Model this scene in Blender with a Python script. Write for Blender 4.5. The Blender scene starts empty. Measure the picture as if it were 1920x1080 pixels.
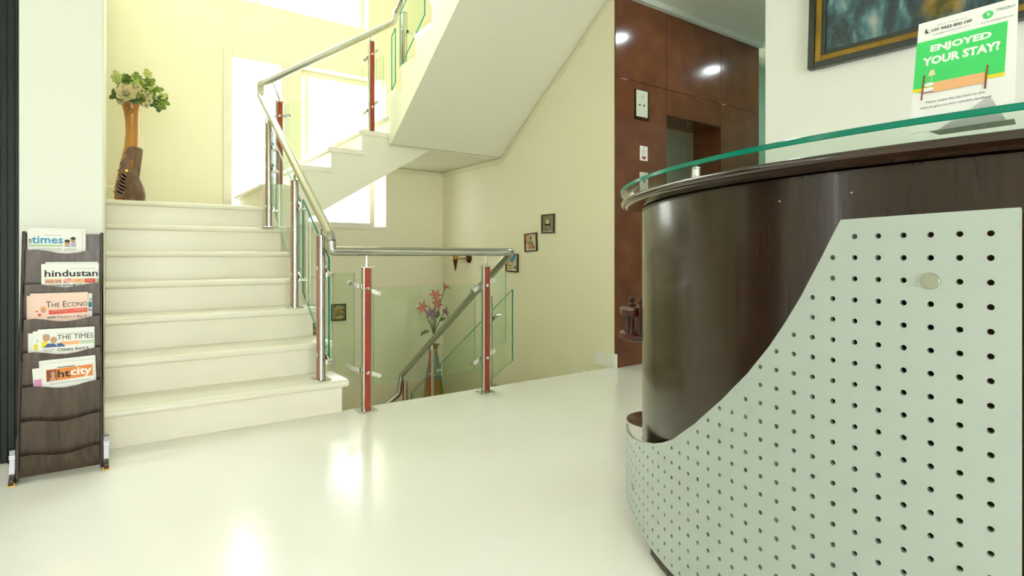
import bpy, bmesh, math, random
from mathutils import Vector as V, Matrix as M4
from mathutils import geometry as geo
PI = math.pi
random.seed(7)
SC = bpy.context.scene
COL = SC.collection

# ---------------------------------------------------------------- camera, sky, exposure
F_PX, CAM_H = 1061.0, 0.87
YAW = math.atan(755 / F_PX)
cam = bpy.data.cameras.new('camera'); cam_o = bpy.data.objects.new('camera', cam); COL.objects.link(cam_o)
cam.sensor_width = 36.0; cam.lens = F_PX / 1920 * 36.0
cam.shift_y = -60 / 1920
cam.clip_start = 0.05; cam.clip_end = 200
cam_o.location = (0, 0, CAM_H); cam_o.rotation_euler = (PI / 2, 0, -YAW)
SC.camera = cam_o

W = bpy.data.worlds.new('sky'); SC.world = W; W.use_nodes = True
bg = W.node_tree.nodes['Background']
bg.inputs['Color'].default_value = (.98, 1.0, 1.0, 1); bg.inputs['Strength'].default_value = 5.0
SC.view_settings.view_transform = 'Standard'; SC.view_settings.look = 'None'
SC.view_settings.gamma = 1; SC.view_settings.use_curve_mapping = False
SC.view_settings.exposure = 1.1

# ---------------------------------------------------------------- materials
def lin(c):
    if isinstance(c, str):
        c = [int(c[i:i + 2], 16) / 255 for i in (0, 2, 4)]
        c = [x / 12.92 if x <= .04045 else ((x + .055) / 1.055) ** 2.4 for x in c]
    return (c[0], c[1], c[2], 1)

def mat(name, col, rough=.5, metal=0.0, spec=.5, coat=0.0, col2=None, scale=(8, 8, 8), detail=4, lo=.35, hi=.65, bump=0.0, bscale=None, wave=None):
    m = bpy.data.materials.new(name); m.use_nodes = True
    nt = m.node_tree; b = nt.nodes['Principled BSDF']
    b.inputs['Base Color'].default_value = lin(col); b.inputs['Roughness'].default_value = rough
    b.inputs['Metallic'].default_value = metal; b.inputs['Specular IOR Level'].default_value = spec
    b.inputs['Coat Weight'].default_value = coat; b.inputs['Coat Roughness'].default_value = .06
    if col2 is not None or bump:
        tc = nt.nodes.new('ShaderNodeTexCoord'); mp = nt.nodes.new('ShaderNodeMapping')
        mp.inputs['Scale'].default_value = scale; nt.links.new(tc.outputs['Object'], mp.inputs['Vector'])
        if wave:
            nz = nt.nodes.new('ShaderNodeTexWave'); nz.inputs['Scale'].default_value = wave; nz.inputs['Distortion'].default_value = 4
            nz.inputs['Detail'].default_value = detail; fac = nz.outputs['Fac']
        else:
            nz = nt.nodes.new('ShaderNodeTexNoise'); nz.inputs['Scale'].default_value = 1; nz.inputs['Detail'].default_value = detail
            fac = nz.outputs['Fac']
        nt.links.new(mp.outputs['Vector'], nz.inputs['Vector'])
        if col2 is not None:
            r = nt.nodes.new('ShaderNodeValToRGB')
            r.color_ramp.elements[0].position = lo; r.color_ramp.elements[1].position = hi
            r.color_ramp.elements[0].color = lin(col); r.color_ramp.elements[1].color = lin(col2)
            nt.links.new(fac, r.inputs['Fac']); nt.links.new(r.outputs['Color'], b.inputs['Base Color'])
        if bump:
            bp = nt.nodes.new('ShaderNodeBump'); bp.inputs['Strength'].default_value = bump; bp.inputs['Distance'].default_value = .01
            src = fac
            if bscale:
                n2 = nt.nodes.new('ShaderNodeTexNoise'); n2.inputs['Scale'].default_value = bscale; n2.inputs['Detail'].default_value = 5
                nt.links.new(tc.outputs['Object'], n2.inputs['Vector']); src = n2.outputs['Fac']
            nt.links.new(src, bp.inputs['Height']); nt.links.new(bp.outputs['Normal'], b.inputs['Normal'])
    return m

def glass_mat(name, tint, refl=1.0):
    m = bpy.data.materials.new(name); m.use_nodes = True
    nt = m.node_tree; nt.nodes.clear()
    out = nt.nodes.new('ShaderNodeOutputMaterial'); mix = nt.nodes.new('ShaderNodeMixShader')
    tr = nt.nodes.new('ShaderNodeBsdfTransparent'); tr.inputs['Color'].default_value = lin(tint)
    gl = nt.nodes.new('ShaderNodeBsdfGlossy'); gl.inputs['Roughness'].default_value = .02
    fr = nt.nodes.new('ShaderNodeFresnel'); fr.inputs['IOR'].default_value = 1.5
    mu = nt.nodes.new('ShaderNodeMath'); mu.operation = 'MULTIPLY'; mu.inputs[1].default_value = refl
    ge = nt.nodes.new('ShaderNodeNewGeometry'); inv = nt.nodes.new('ShaderNodeMath'); inv.operation = 'SUBTRACT'; inv.inputs[0].default_value = refl
    nt.links.new(ge.outputs['Backfacing'], inv.inputs[1]); inv.use_clamp = True; nt.links.new(inv.outputs[0], mu.inputs[1])
    nt.links.new(fr.outputs[0], mu.inputs[0]); nt.links.new(mu.outputs[0], mix.inputs[0])
    nt.links.new(tr.outputs[0], mix.inputs[1]); nt.links.new(gl.outputs[0], mix.inputs[2]); nt.links.new(mix.outputs[0], out.inputs[0])
    return m

def edge_mat(name, col):
    m = bpy.data.materials.new(name); m.use_nodes = True
    nt = m.node_tree; b = nt.nodes['Principled BSDF']
    b.inputs['Base Color'].default_value = lin(col); b.inputs['Roughness'].default_value = .12
    out = nt.nodes['Material Output']; tl = nt.nodes.new('ShaderNodeBsdfTranslucent'); tl.inputs['Color'].default_value = lin(col)
    mix = nt.nodes.new('ShaderNodeMixShader'); mix.inputs[0].default_value = .45
    nt.links.new(b.outputs[0], mix.inputs[1]); nt.links.new(tl.outputs[0], mix.inputs[2]); nt.links.new(mix.outputs[0], out.inputs[0])
    return m

def emit_mat(name, col, s):
    m = bpy.data.materials.new(name); m.use_nodes = True
    b = m.node_tree.nodes['Principled BSDF']; b.inputs['Base Color'].default_value = lin(col)
    b.inputs['Emission Color'].default_value = lin(col); b.inputs['Emission Strength'].default_value = s
    return m

MT = {
 'marble': mat('polished cream marble floor', 'f7f6ec', .16, col2='f1efe0', scale=(1.3, 1.3, 1.3), detail=8, lo=.3, hi=.75),
 'tread': mat('cream marble tread', 'f4f1e0', .25, col2='e9e3c9', scale=(1.2, 7, 7), detail=8, lo=.3, hi=.8),
 'riser': mat('cream marble riser', 'f4f0de', .3, col2='ece6cc', scale=(1.2, 7, 5), detail=8, lo=.3, hi=.8),
 'wall_y': mat('pale yellow wall paint', 'f3eecf', .55, bump=.03, bscale=90),
 'wall_w': mat('off white wall paint', 'f3f4ec', .5, bump=.03, bscale=90),
 'wall_p': mat('pier paint', 'e2e5d6', .5, bump=.03, bscale=90),
 'soffit': mat('soffit paint', 'ecebd4', .6),
 'ceil': mat('ceiling paint', 'e6e8dc', .6),
 'mint': mat('mint green wall paint', 'b4d8c0', .5),
 'trim': mat('cable channel plastic', 'e9e5bf', .45),
 'alu': mat('white aluminium frame', 'ece6d2', .4),
 'brown': mat('brown laminate panel', '643722', .13, col2='7c4a2c', scale=(5, 5, 5), detail=9, lo=.3, hi=.75),
 'brown_dark': mat('brown laminate joint', '1e0f0a', .5),
 'steel': mat('brushed stainless steel', 'b9b8ac', .22, 1.0),
 'steel_b': mat('bright stainless steel', 'd4d4cc', .12, 1.0),
 'redwood': mat('red stained wood inlay', 'a83a12', .28, col2='8a2a0d', scale=(60, 60, 5), detail=4, coat=.3),
 'glass': glass_mat('clear green tinted glass', (.93, .985, .93)),
 'glass_top': glass_mat('clear glass counter', (.93, .985, .95), 1.0),
 'pane': glass_mat('window pane glass', (.97, .99, .98)),
 'edge': edge_mat('green glass edge', '0f9478'),
 'acrylic': edge_mat('frosted acrylic', 'dfe6da'),
 'edge_l': edge_mat('pale green glass edge', '8fc2ac'),
 'desk': mat('dark wenge veneer', '28180b', .2, col2='34210f', scale=(60, 60, 1.6), detail=5, lo=.3, hi=.8, spec=.4, coat=.15),
 'rim': mat('dark polished wood rim', '2c1a10', .16, col2='3b2416', scale=(5, 5, 30), detail=5, coat=.5),
 'panel': mat('pale grey green painted panel', 'b0bab0', .38),
 'plinth': mat('dark stone plinth', '241e17', .6, col2='4b4234', scale=(40, 40, 40)),
 'rack': mat('walnut laminate', '3c3026', .26, col2='5c4c3d', scale=(70, 70, 2.2), detail=5, lo=.3, hi=.75),
 'rack_e': mat('grey laminate edge', '6f6459', .4),
 'mahog': mat('polished mahogany', '5c2514', .28, spec=.4, col2='3a160c', scale=(30, 30, 4)),
 'cap': mat('brushed cap metal', 'a9ab98', .35, .85),
 'mahog_r': mat('high gloss mahogany', '2e0d07', .1, col2='1c0805', scale=(30, 30, 4), coat=.8),
 'gold': mat('aged brass', 'a5823c', .3, 1.0),
 'paper': mat('newsprint paper', 'eeeee6', .8),
 'pink': mat('pink newsprint paper', 'f2d3c2', .8),
 'white': mat('white paper', 'f4f4f0', .6),
 'ink': mat('black ink', '2b2f2c', .7), 'blue': mat('blue ink', '3f9bc4', .7), 'green_i': mat('green ink', 'a9cf8e', .7),
 'orange': mat('orange ink', 'e48a45', .7), 'orange_p': mat('pale orange ink', 'f3b981', .7), 'red_i': mat('red ink', 'e2604e', .7), 'skin': mat('skin tone ink', 'c89a76', .7),
 'grey_i': mat('grey ink', '8a8e8c', .7), 'yellow': mat('yellow ink', 'f2dc2a', .7), 'magenta': mat('pink ink', 'e39ac4', .7), 'navy': mat('navy ink', '4a5f93', .7),
 'teal': mat('teal ink', '2b7f8f', .7), 'green_s': mat('bright green print', '45d76e', .45), 'brown_i': mat('brown ink', '8b4a2a', .6), 'lampshade_i': mat('cream ink', 'ecd9b4', .6),
 'lav': mat('lavender ink', 'b7b3cf', .7), 'sage_i': mat('sage ink', 'c5d2b4', .7),
 'doorgreen': mat('dark green black gloss paint', '131c18', .45, spec=.25),
 'trunk': mat('honey varnished wood', 'c98d38', .3, col2='ab7026', scale=(14, 14, 3), detail=5, coat=.3),
 'carve': mat('dark carved wood', '86674a', .5, col2='634730', scale=(25, 25, 10), detail=6, bump=.4),
 'carve_l': mat('golden carved wood', 'b07a35', .5, col2='8c5c24', scale=(60, 60, 60), bump=.5),
 'leaf': mat('green leaf', '5c7a1e', .5, col2='82992f', scale=(20, 20, 20)), 'leaf_d': mat('dark green leaf', '38541c', .5, col2='4f6b24', scale=(20, 20, 20)),
 'leaf_l': mat('lime leaf', '9db046', .5, col2='c2c873', scale=(20, 20, 20)), 'petal': mat('cream petal', 'ebe3c0', .55, col2='dfd49c', scale=(12, 12, 12)),
 'lily': mat('coral lily petal', 'e08a72', .5, col2='d06a50', scale=(20, 20, 20)), 'lily_p': mat('purple lily petal', '8d6a80', .5, col2='a58088', scale=(20, 20, 20)),
 'stem': mat('dark stem', '4d5428', .6), 'vase_o': mat('ochre glaze', 'a87a20', .4, col2='8f6218', scale=(9, 9, 4)), 'vase_t': mat('grey teal glaze', '7d8c78', .4, col2='6b7b6a', scale=(12, 12, 12)),
 'frame': mat('dark green frame', '2e2a17', .4), 'gilt': mat('gilt frame band', '7d5f16', .35, .3, col2='a38024', scale=(6, 6, 6)), 'frame_d': mat('black green frame moulding', '232c26', .35, coat=.3),
 'art_gold': mat('mottled gold print', '9a8450', .5, col2='6d6a48', scale=(40, 40, 40)), 'art_grey': mat('mottled grey print', '5d5a48', .5, col2='a09670', scale=(60, 60, 60), lo=.4, hi=.6),
 'art_red': mat('rust print', 'b4502c', .5, col2='d8b070', scale=(25, 25, 25)), 'art_cream': mat('cream print', 'd8caa0', .5, col2='bfae78', scale=(30, 30, 30)), 'art_blue': mat('sky blue print', '3f8fb4', .5),
 'art_orange': mat('ochre print', 'b47828', .5), 'art_dark': mat('near black print', '241c14', .5), 'art_leaf': mat('teal print', '3d7c68', .5),
 'art_mos': mat('speckled print', '4f4a30', .5, col2='c9b870', scale=(70, 70, 70), detail=3, lo=.42, hi=.58),
 'plastic': mat('cream plastic plate', 'd6d6be', .4), 'dark': mat('dark rubber', '161412', .5),
 'liftdoor': mat('grey green painted lift door', 'a0a088', .35), 'liftframe': mat('pale lift door frame', 'b9b193', .3, .3), 'bronze': mat('dark bronze', '4a3416', .35, .8),
 'lamp': emit_mat('downlight lens', 'e6fbff', 110.0),
 'build': mat('pale facade', 'e9e9e4', .7), 'build_g': mat('grey facade glazing', '9fb0b8', .3),
 'ground': mat('pale paving', 'd8d6cc', .8),
}

# painting canvas: thick paint in teal, slate and white, olive patch towards the right
def canvas_mat():
    m = bpy.data.materials.new('abstract oil paint'); m.use_nodes = True
    nt = m.node_tree; b = nt.nodes['Principled BSDF']; b.inputs['Roughness'].default_value = .25
    tc = nt.nodes.new('ShaderNodeTexCoord')
    def noise(sc, det, dist=0, mapsc=(1, 1, 1)):
        mp = nt.nodes.new('ShaderNodeMapping'); mp.inputs['Scale'].default_value = mapsc
        n = nt.nodes.new('ShaderNodeTexNoise'); n.inputs['Scale'].default_value = sc; n.inputs['Detail'].default_value = det; n.inputs['Distortion'].default_value = dist
        nt.links.new(tc.outputs['Object'], mp.inputs[0]); nt.links.new(mp.outputs[0], n.inputs[0]); return n.outputs['Fac']
    r = nt.nodes.new('ShaderNodeValToRGB'); cr = r.color_ramp
    cols = [(.3, '263434'), (.46, '34494b'), (.55, '44696f'), (.62, '6d9497'), (.72, 'b9b8aa')]
    cr.elements[0].position, cr.elements[0].color = cols[0][0], lin(cols[0][1]); cr.elements[1].position, cr.elements[1].color = cols[-1][0], lin(cols[-1][1])
    for p, c in cols[1:-1]:
        e = cr.elements.new(p); e.color = lin(c)
    nt.links.new(noise(6, 12, .35, (1, 1.8, .8)), r.inputs[0])
    sx = nt.nodes.new('ShaderNodeSeparateXYZ'); nt.links.new(tc.outputs['Object'], sx.inputs[0])
    sub = nt.nodes.new('ShaderNodeVectorMath'); sub.operation = 'DISTANCE'; nt.links.new(tc.outputs['Object'], sub.inputs[0]); sub.inputs[1].default_value = (0, -.62, .17)
    rr = nt.nodes.new('ShaderNodeValToRGB'); rr.color_ramp.elements[0].position = .10; rr.color_ramp.elements[0].color = (1, 1, 1, 1); rr.color_ramp.elements[1].position = .17; rr.color_ramp.elements[1].color = (0, 0, 0, 1)
    ad = nt.nodes.new('ShaderNodeMath'); ad.operation = 'MULTIPLY_ADD'; nt.links.new(noise(9, 6), ad.inputs[0]); ad.inputs[1].default_value = .12
    nt.links.new(sub.outputs['Value'], ad.inputs[2]); nt.links.new(ad.outputs[0], rr.inputs[0])
    r2 = nt.nodes.new('ShaderNodeValToRGB'); r2.color_ramp.elements[0].color = lin('4c4a14'); r2.color_ramp.elements[1].color = lin('a8862a'); r2.color_ramp.elements[0].position = .35; r2.color_ramp.elements[1].position = .65
    nt.links.new(noise(14, 6), r2.inputs[0])
    mx = nt.nodes.new('ShaderNodeMix'); mx.data_type = 'RGBA'; nt.links.new(rr.outputs[0], mx.inputs[0]); nt.links.new(r.outputs[0], mx.inputs[6]); nt.links.new(r2.outputs[0], mx.inputs[7])
    nt.links.new(mx.outputs[2], b.inputs['Base Color'])
    bp = nt.nodes.new('ShaderNodeBump'); bp.inputs['Strength'].default_value = .7; bp.inputs['Distance'].default_value = .008
    nt.links.new(noise(28, 10, 1.5), bp.inputs['Height']); nt.links.new(bp.outputs[0], b.inputs['Normal'])
    return m
MT['canvas'] = canvas_mat()

# ---------------------------------------------------------------- builders
def wloc(o):
    p = V((0, 0, 0))
    while o is not None:
        p = p + o.location; o = o.parent
    return p

class MB:
    def __init__(s, xf=None): s.v = []; s.f = []; s.mi = []; s.xf = xf or M4.Identity(4); s.cur = 0
    def add(s, vs, fs, mi=None):
        n = len(s.v); s.v += [s.xf @ V(p) for p in vs]
        for i, f in enumerate(fs):
            s.f.append([n + k for k in f]); s.mi.append(s.cur if mi is None else (mi if isinstance(mi, int) else mi[i]))
        return s
    def box(s, a, b):
        (x0, y0, z0), (x1, y1, z1) = [min(p, q) for p, q in zip(a, b)], [max(p, q) for p, q in zip(a, b)]
        return s.add([(x0, y0, z0), (x1, y0, z0), (x1, y1, z0), (x0, y1, z0), (x0, y0, z1), (x1, y0, z1), (x1, y1, z1), (x0, y1, z1)],
                     [(3, 2, 1, 0), (4, 5, 6, 7), (0, 1, 5, 4), (1, 2, 6, 5), (2, 3, 7, 6), (3, 0, 4, 7)])
    def prism(s, pts, d, side=None, cap=None):   # polygon (3D points) extruded by vector d
        d = V(d); n = len(pts); P = [V(p) for p in pts]
        nr = geo.normal(P[:3]) if n >= 3 else V((0, 0, 1))
        nn = V((0, 0, 0))
        for i in range(n): nn += P[i].cross(P[(i + 1) % n])
        if nn.dot(d) > 0: P = P[::-1]
        vs = P + [p + d for p in P]
        s.add(vs, [list(range(n)), list(range(2 * n - 1, n - 1, -1))], cap)
        s.add(vs, [((i + 1) % n, i, n + i, n + (i + 1) % n) for i in range(n)], side)
        return s
    def tube(s, path, r, n=12, caps=True):
        P = [V(p) for p in path]; rings = []
        R = r if isinstance(r, (list, tuple)) else [r] * len(P)
        up = None
        for i, p in enumerate(P):
            d0 = (P[i] - P[i - 1]).normalized() if i else None; d1 = (P[i + 1] - P[i]).normalized() if i < len(P) - 1 else None
            t = (d0 + d1).normalized() if d0 and d1 else (d0 or d1)
            k = 1 / max(.5, t.dot(d1)) if d0 and d1 else 1
            if up is None:
                up = V((0, 0, 1)) if abs(t.z) < .9 else V((1, 0, 0))
            u = up.cross(t).normalized(); w = t.cross(u); up = w
            if d0 and d1 and d0.dot(d1) < .9999:
                ax = d0.cross(d1).normalized(); sd = ax.cross(t).normalized()
            else: sd = None
            ring = []
            for j in range(n):
                a = 2 * PI * j / n; q = (u * math.cos(a) + w * math.sin(a)) * R[i]
                if sd: q = q + sd * q.dot(sd) * (k - 1)
                ring.append(p + q)
            rings.append(ring)
        vs = [q for ring in rings for q in ring]; fs = []
        for i in range(len(P) - 1):
            for j in range(n): fs.append((i * n + j, i * n + (j + 1) % n, (i + 1) * n + (j + 1) % n, (i + 1) * n + j))
        if caps: fs += [list(range(n - 1, -1, -1)), [(len(P) - 1) * n + j for j in range(n)]]
        return s.add(vs, fs)
    def lathe(s, c, prof, n=20, axis='z', mis=None):   # prof [(r, h)] bottom to top
        c = V(c); vs = []; fs = []; mm = []
        def pt(r, h, a):
            x, y = r * math.cos(a), r * math.sin(a)
            return c + (V((x, y, h)) if axis == 'z' else V((h, x, y)) if axis == 'x' else V((y, h, x)))
        for r, h in prof: vs += [pt(max(r, 1e-5), h, 2 * PI * j / n) for j in range(n)]
        for i in range(len(prof) - 1):
            for j in range(n):
                fs.append((i * n + j, i * n + (j + 1) % n, (i + 1) * n + (j + 1) % n, (i + 1) * n + j)); mm.append(mis[i] if mis else s.cur)
        fs += [list(range(n - 1, -1, -1)), [(len(prof) - 1) * n + j for j in range(n)]]; mm += [mm[0], mm[-1]]
        return s.add(vs, fs, mm)
    def loft(s, rings, caps=True, mis=None):
        n = len(rings[0]); vs = [q for r in rings for q in r]; fs = []; mm = []
        for i in range(len(rings) - 1):
            for j in range(n): fs.append((i * n + j, i * n + (j + 1) % n, (i + 1) * n + (j + 1) % n, (i + 1) * n + j)); mm.append(mis[i] if mis else s.cur)
        if caps: fs += [list(range(n - 1, -1, -1)), [(len(rings) - 1) * n + j for j in range(n)]]; mm += [mm[0], mm[-1]]
        return s.add(vs, fs, mm)
    def arc(s, C, prof, p0, p1, n=64, capm=0, mis=None):  # closed profile [(r,z)] swept about C
        k = len(prof); vs = []; fs = []; mm = []
        for i in range(n + 1):
            a = math.radians(p0 + (p1 - p0) * i / n)
            vs += [(C[0] + r * math.cos(a), C[1] + r * math.sin(a), z) for r, z in prof]
        for i in range(n):
            for j in range(k): fs.append((i * k + j, i * k + (j + 1) % k, (i + 1) * k + (j + 1) % k, (i + 1) * k + j)); mm.append(mis[j] if mis else 0)
        fs += [list(range(k - 1, -1, -1)), [n * k + j for j in range(k)]]; mm += [capm, capm]
        return s.add(vs, fs, mm)
    def build(s, name, m, parent=None, bevel=0, smooth=True, ang=35, **props):
        me = bpy.data.meshes.new(name); off = wloc(parent)
        me.from_pydata([tuple(p - off) for p in s.v], [], s.f)
        ms = m if isinstance(m, (list, tuple)) else [m]
        for x in ms: me.materials.append(MT[x])
        for p, i in zip(me.polygons, s.mi): p.material_index = min(i, len(ms) - 1)
        bm = bmesh.new(); bm.from_mesh(me)
        bmesh.ops.recalc_face_normals(bm, faces=bm.faces)
        if bevel:
            ed = [e for e in bm.edges if len(e.link_faces) == 2 and e.calc_face_angle(0) > .5]
            bmesh.ops.bevel(bm, geom=ed, offset=bevel, segments=2, affect='EDGES', profile=.6)
        bm.to_mesh(me); bm.free()
        if bevel: ang = min(ang, 14)
        if smooth:
            me.shade_smooth(); me.set_sharp_from_angle(angle=math.radians(ang))
        o = bpy.data.objects.new(name, me); COL.objects.link(o); o.parent = parent
        for k, v in props.items(): o[k] = v
        return o

def thing(name, label, cat, loc, group=None, rz=0):
    o = bpy.data.objects.new(name, None); COL.objects.link(o); o.location = loc; o.empty_display_size = .05
    o['label'] = label; o['category'] = cat
    if group: o['group'] = group
    return o
def dup(o, parent, loc=None):
    c = o.copy(); COL.objects.link(c); c.parent = parent
    if loc is not None: c.location = loc
    return c
def struct(name, mb, m, parent=None, label=None, **k):
    o = mb.build(name, m, parent, **k)
    if parent is None:
        o['kind'] = 'structure'
        if label: o['label'] = label; o['category'] = name.split('_')[0]
    return o
def root_struct(name, loc, label):
    o = bpy.data.objects.new(name, None); COL.objects.link(o); o.location = loc; o['kind'] = 'structure'
    if label: o['label'] = label; o['category'] = name.split('_')[0]
    return o

# flat print: a frame maps (u, v) on a face to the world, each layer a little prouder
class Face:
    def __init__(s, o, ux, uy, n): s.o = V(o); s.x = V(ux).normalized(); s.y = V(uy).normalized(); s.n = V(n).normalized()
    def p(s, u, v, h=0): return s.o + s.x * u + s.y * v + s.n * h
def flat(fc, polys, h, name, m, parent, **k):
    if 1 < len(polys) <= 3 and m != 'grey_i':
        for q in polys: o = flat(fc, [q], h, name, m, parent, **k)
        return o
    b = MB(); t = .0004
    for poly in polys: b.prism([fc.p(u, v, h) for u, v in poly], fc.n * t)
    return b.build(name, m, parent, smooth=False, **k)
def rect(u0, v0, u1, v1): return [(u0, v0), (u1, v0), (u1, v1), (u0, v1)]
def ell(u, v, a, b, n=14, rot=0):
    return [(u + a * math.cos(t) * math.cos(rot) - b * math.sin(t) * math.sin(rot), v + a * math.cos(t) * math.sin(rot) + b * math.sin(t) * math.cos(rot)) for t in [2 * PI * i / n for i in range(n)]]
def text(fc, s, u0, v0, width, height, h, name, m, parent, bold=0.0, shear=0.0, sc_first=None, **k):
    cu = bpy.data.curves.new(name, 'FONT'); cu.body = s; cu.size = 1; cu.resolution_u = 2; cu.offset = bold; cu.shear = shear; cu.extrude = 0
    if sc_first: cu.small_caps_scale = sc_first
    if sc_first:
        for ch, f in zip(s, cu.body_format): f.use_small_caps = ch.islower()
    to = bpy.data.objects.new(name, cu); COL.objects.link(to)
    dg = bpy.context.evaluated_depsgraph_get(); dg.update()
    me = bpy.data.meshes.new_from_object(to.evaluated_get(dg)); bpy.data.objects.remove(to)
    xs = [v.co.x for v in me.vertices]; ys = [v.co.y for v in me.vertices]
    if not xs: return None
    x0, x1, y0, y1 = min(xs), max(xs), min(ys), max(ys)
    off = wloc(parent)
    for v in me.vertices:
        q = fc.p(u0 + (v.co.x - x0) / (x1 - x0) * width, v0 + (v.co.y - y0) / (y1 - y0) * height, h)
        v.co = q - off
    me.materials.clear(); me.materials.append(MT[m])
    for p in me.polygons: p.material_index = 0
    me.name = name
    o = bpy.data.objects.new(name, me); COL.objects.link(o); o.parent = parent
    return o

# ---------------------------------------------------------------- dimensions
Y_EDGE = 3.15       # lobby floor ends at the stairwell
Y_BACK = 5.90       # stair back wall
X_L, X_R = -.02, 3.20
RISE, GO, NOSE0 = .18, .277, 3.12
YN = 4.75           # front line of the landings

# ================================================================= SETTING
f = MB(); f.box((-3.5, -5.2, -.2), (1.07, 3.2, 0)); f.box((-3.5, 3.2, -.2), (-.275, 3.4, 0)); f.box((1.07, -5.2, -.2), (X_R, Y_EDGE, 0)); f.box((X_R, -5.2, -.2), (7.0, 3.118, 0)); f.box((X_R + .145, 3.118, -.2), (7.0, 3.6, 0))
struct('floor', f, 'marble', label='polished cream marble lobby floor running up to the stairwell')

# stair hall walls
w = MB(); w.box((X_L - .25, 3.0, -.2), (X_L, Y_BACK + .3, 5.8)); w.box((X_L - .25, 3.2, -3.4), (X_L, Y_BACK + .3, -.2))
struct('wall_left', w, 'wall_y', label='pale yellow wall along the left side of the stairs')
w = MB(); w.box((X_R, 3.125, -3.4), (X_R + .14, Y_BACK + .3, 5.8))
struct('wall_right', w, 'wall_y', label='pale yellow stairwell wall carrying the small framed pictures')
# back wall with openings
def wall_y(y0, y1, x0, x1, z0, z1, holes):
    xs = sorted({x0, x1, *[h[0] for h in holes], *[h[1] for h in holes]}); zs = sorted({z0, z1, *[h[2] for h in holes], *[h[3] for h in holes]})
    b = MB()
    for i in range(len(xs) - 1):
        for j in range(len(zs) - 1):
            cx, cz = (xs[i] + xs[i + 1]) / 2, (zs[j] + zs[j + 1]) / 2
            if not any(h[0] < cx < h[1] and h[2] < cz < h[3] for h in holes): b.box((xs[i], y0, zs[j]), (xs[i + 1], y1, zs[j + 1]))
    return b
W1 = (.87, 1.46, 1.26, 2.83); W2 = (1.575, 2.49, 1.19, 2.80); W3 = (-.02, 2.29, 3.32, 5.6)
struct('wall_back', wall_y(Y_BACK, Y_BACK + .25, X_L, X_R, -3.4, 5.8, [W1, W2, W3]), 'wall_y', label='pale yellow stair hall back wall pierced by bright windows')
c = MB(); c.box((X_L - .25, 2.95, 5.8), (X_R + .14, Y_BACK + .3, 6.0)); struct('ceiling_2', c, 'ceil', label='high ceiling over the stair hall')
w = MB(); w.box((X_L, 3.0, 3.15), (X_R, 3.1, 3.19)); w.box((X_L - .25, 2.9, 3.15), (X_R + .14, 2.99, 5.8)); struct('wall_upper', w, 'wall_w', label='wall above the lobby ceiling facing the stairs')
f = MB(); f.box((X_L, 3.2, -3.6), (X_R, Y_BACK, -3.4)); struct('floor_2', f, 'marble', label='lower floor at the foot of the stairwell')
w = MB(); w.box((X_L, 3.05, -3.4), (X_R, 3.098, -.2)); struct('wall_front', w, 'wall_y', label='stairwell wall below the lobby floor edge')

# windows: frames, panes
def window(name, rc, y, mull, label, fw=.07, pane_y=None):
    x0, x1, z0, z1 = rc
    r = root_struct(name, (x0, y, z0), label)
    d = .06
    for a, b_ in (((x0, z0), (x0 + fw, z1)), ((x1 - fw, z0), (x1, z1))):
        MB().box((a[0], y, a[1]), (b_[0], y + d, b_[1])).build('window_frame', 'alu', r, bevel=.004)
    for a, b_ in (((x0 + fw, z0), (x1 - fw, z0 + fw * .8)), ((x0 + fw, z1 - fw), (x1 - fw, z1))):
        MB().box((a[0], y, a[1]), (b_[0], y + d, b_[1])).build('window_frame', 'alu', r, bevel=.004)
    xs = [x0 + fw] + mull + [x1 - fw]
    for m_ in mull: MB().box((m_ - .018, y + .005, z0 + fw * .8), (m_ + .018, y + d - .005, z1 - fw)).build('mullion', 'alu', r)
    for i in range(len(xs) - 1):
        MB().box((xs[i], y + .027, z0 + fw * .8), (xs[i + 1], y + .032, z1 - fw)).build('pane', 'pane', r)
window('window_1', W1, Y_BACK - .015, [], 'tall narrow window with white frame on the first landing', .075)
window('window_2', (W2[0], W2[1] - .07, W2[2], W2[3]), Y_BACK + .15, [1.68], 'wide recessed window behind the second flight of stairs', .055)
window('window_3', W3, Y_BACK + .15, [1.2], 'high window above the stair hall', .05)
s = MB(); s.box((W2[0] - .0, Y_BACK - .01, W2[2] - .035), (W2[1], Y_BACK + .15, W2[2])); struct('trim_5', s, 'alu', label='white sill under the recessed stair window', bevel=.003)

# cable channels along the upper landing soffit and the sloping soffit
def bar(a, b, th, up, out):   # rectangular bar from a to b, thickness th along up, out along out
    a, b, up, out = V(a), V(b), V(up), V(out)
    return MB().prism([a, a + up * th, a + up * th + out, a + out], b - a)
struct('trim_1', bar((2.30, Y_BACK, 1.80), (3.2, Y_BACK, 1.80), .045, (0, 0, 1), V((0, -.018, 0))), 'trim', label='cable channel on the back wall under the upper landing', bevel=.003)
struct('trim_2', bar((X_R, 5.88, 1.80), (X_R, 4.66, 1.80), .045, (0, 0, 1), V((-.018, 0, 0))), 'trim', label='short level cable channel on the picture wall', bevel=.003)
SL = .69
struct('trim_3', bar((X_R, 4.64, 1.815), (X_R, 3.13, 1.815 + SL * 1.51), .05, (0, -.5, .85), V((-.018, 0, 0))), 'trim', label='sloping cable channel under the upper flight on the picture wall', bevel=.003)

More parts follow.
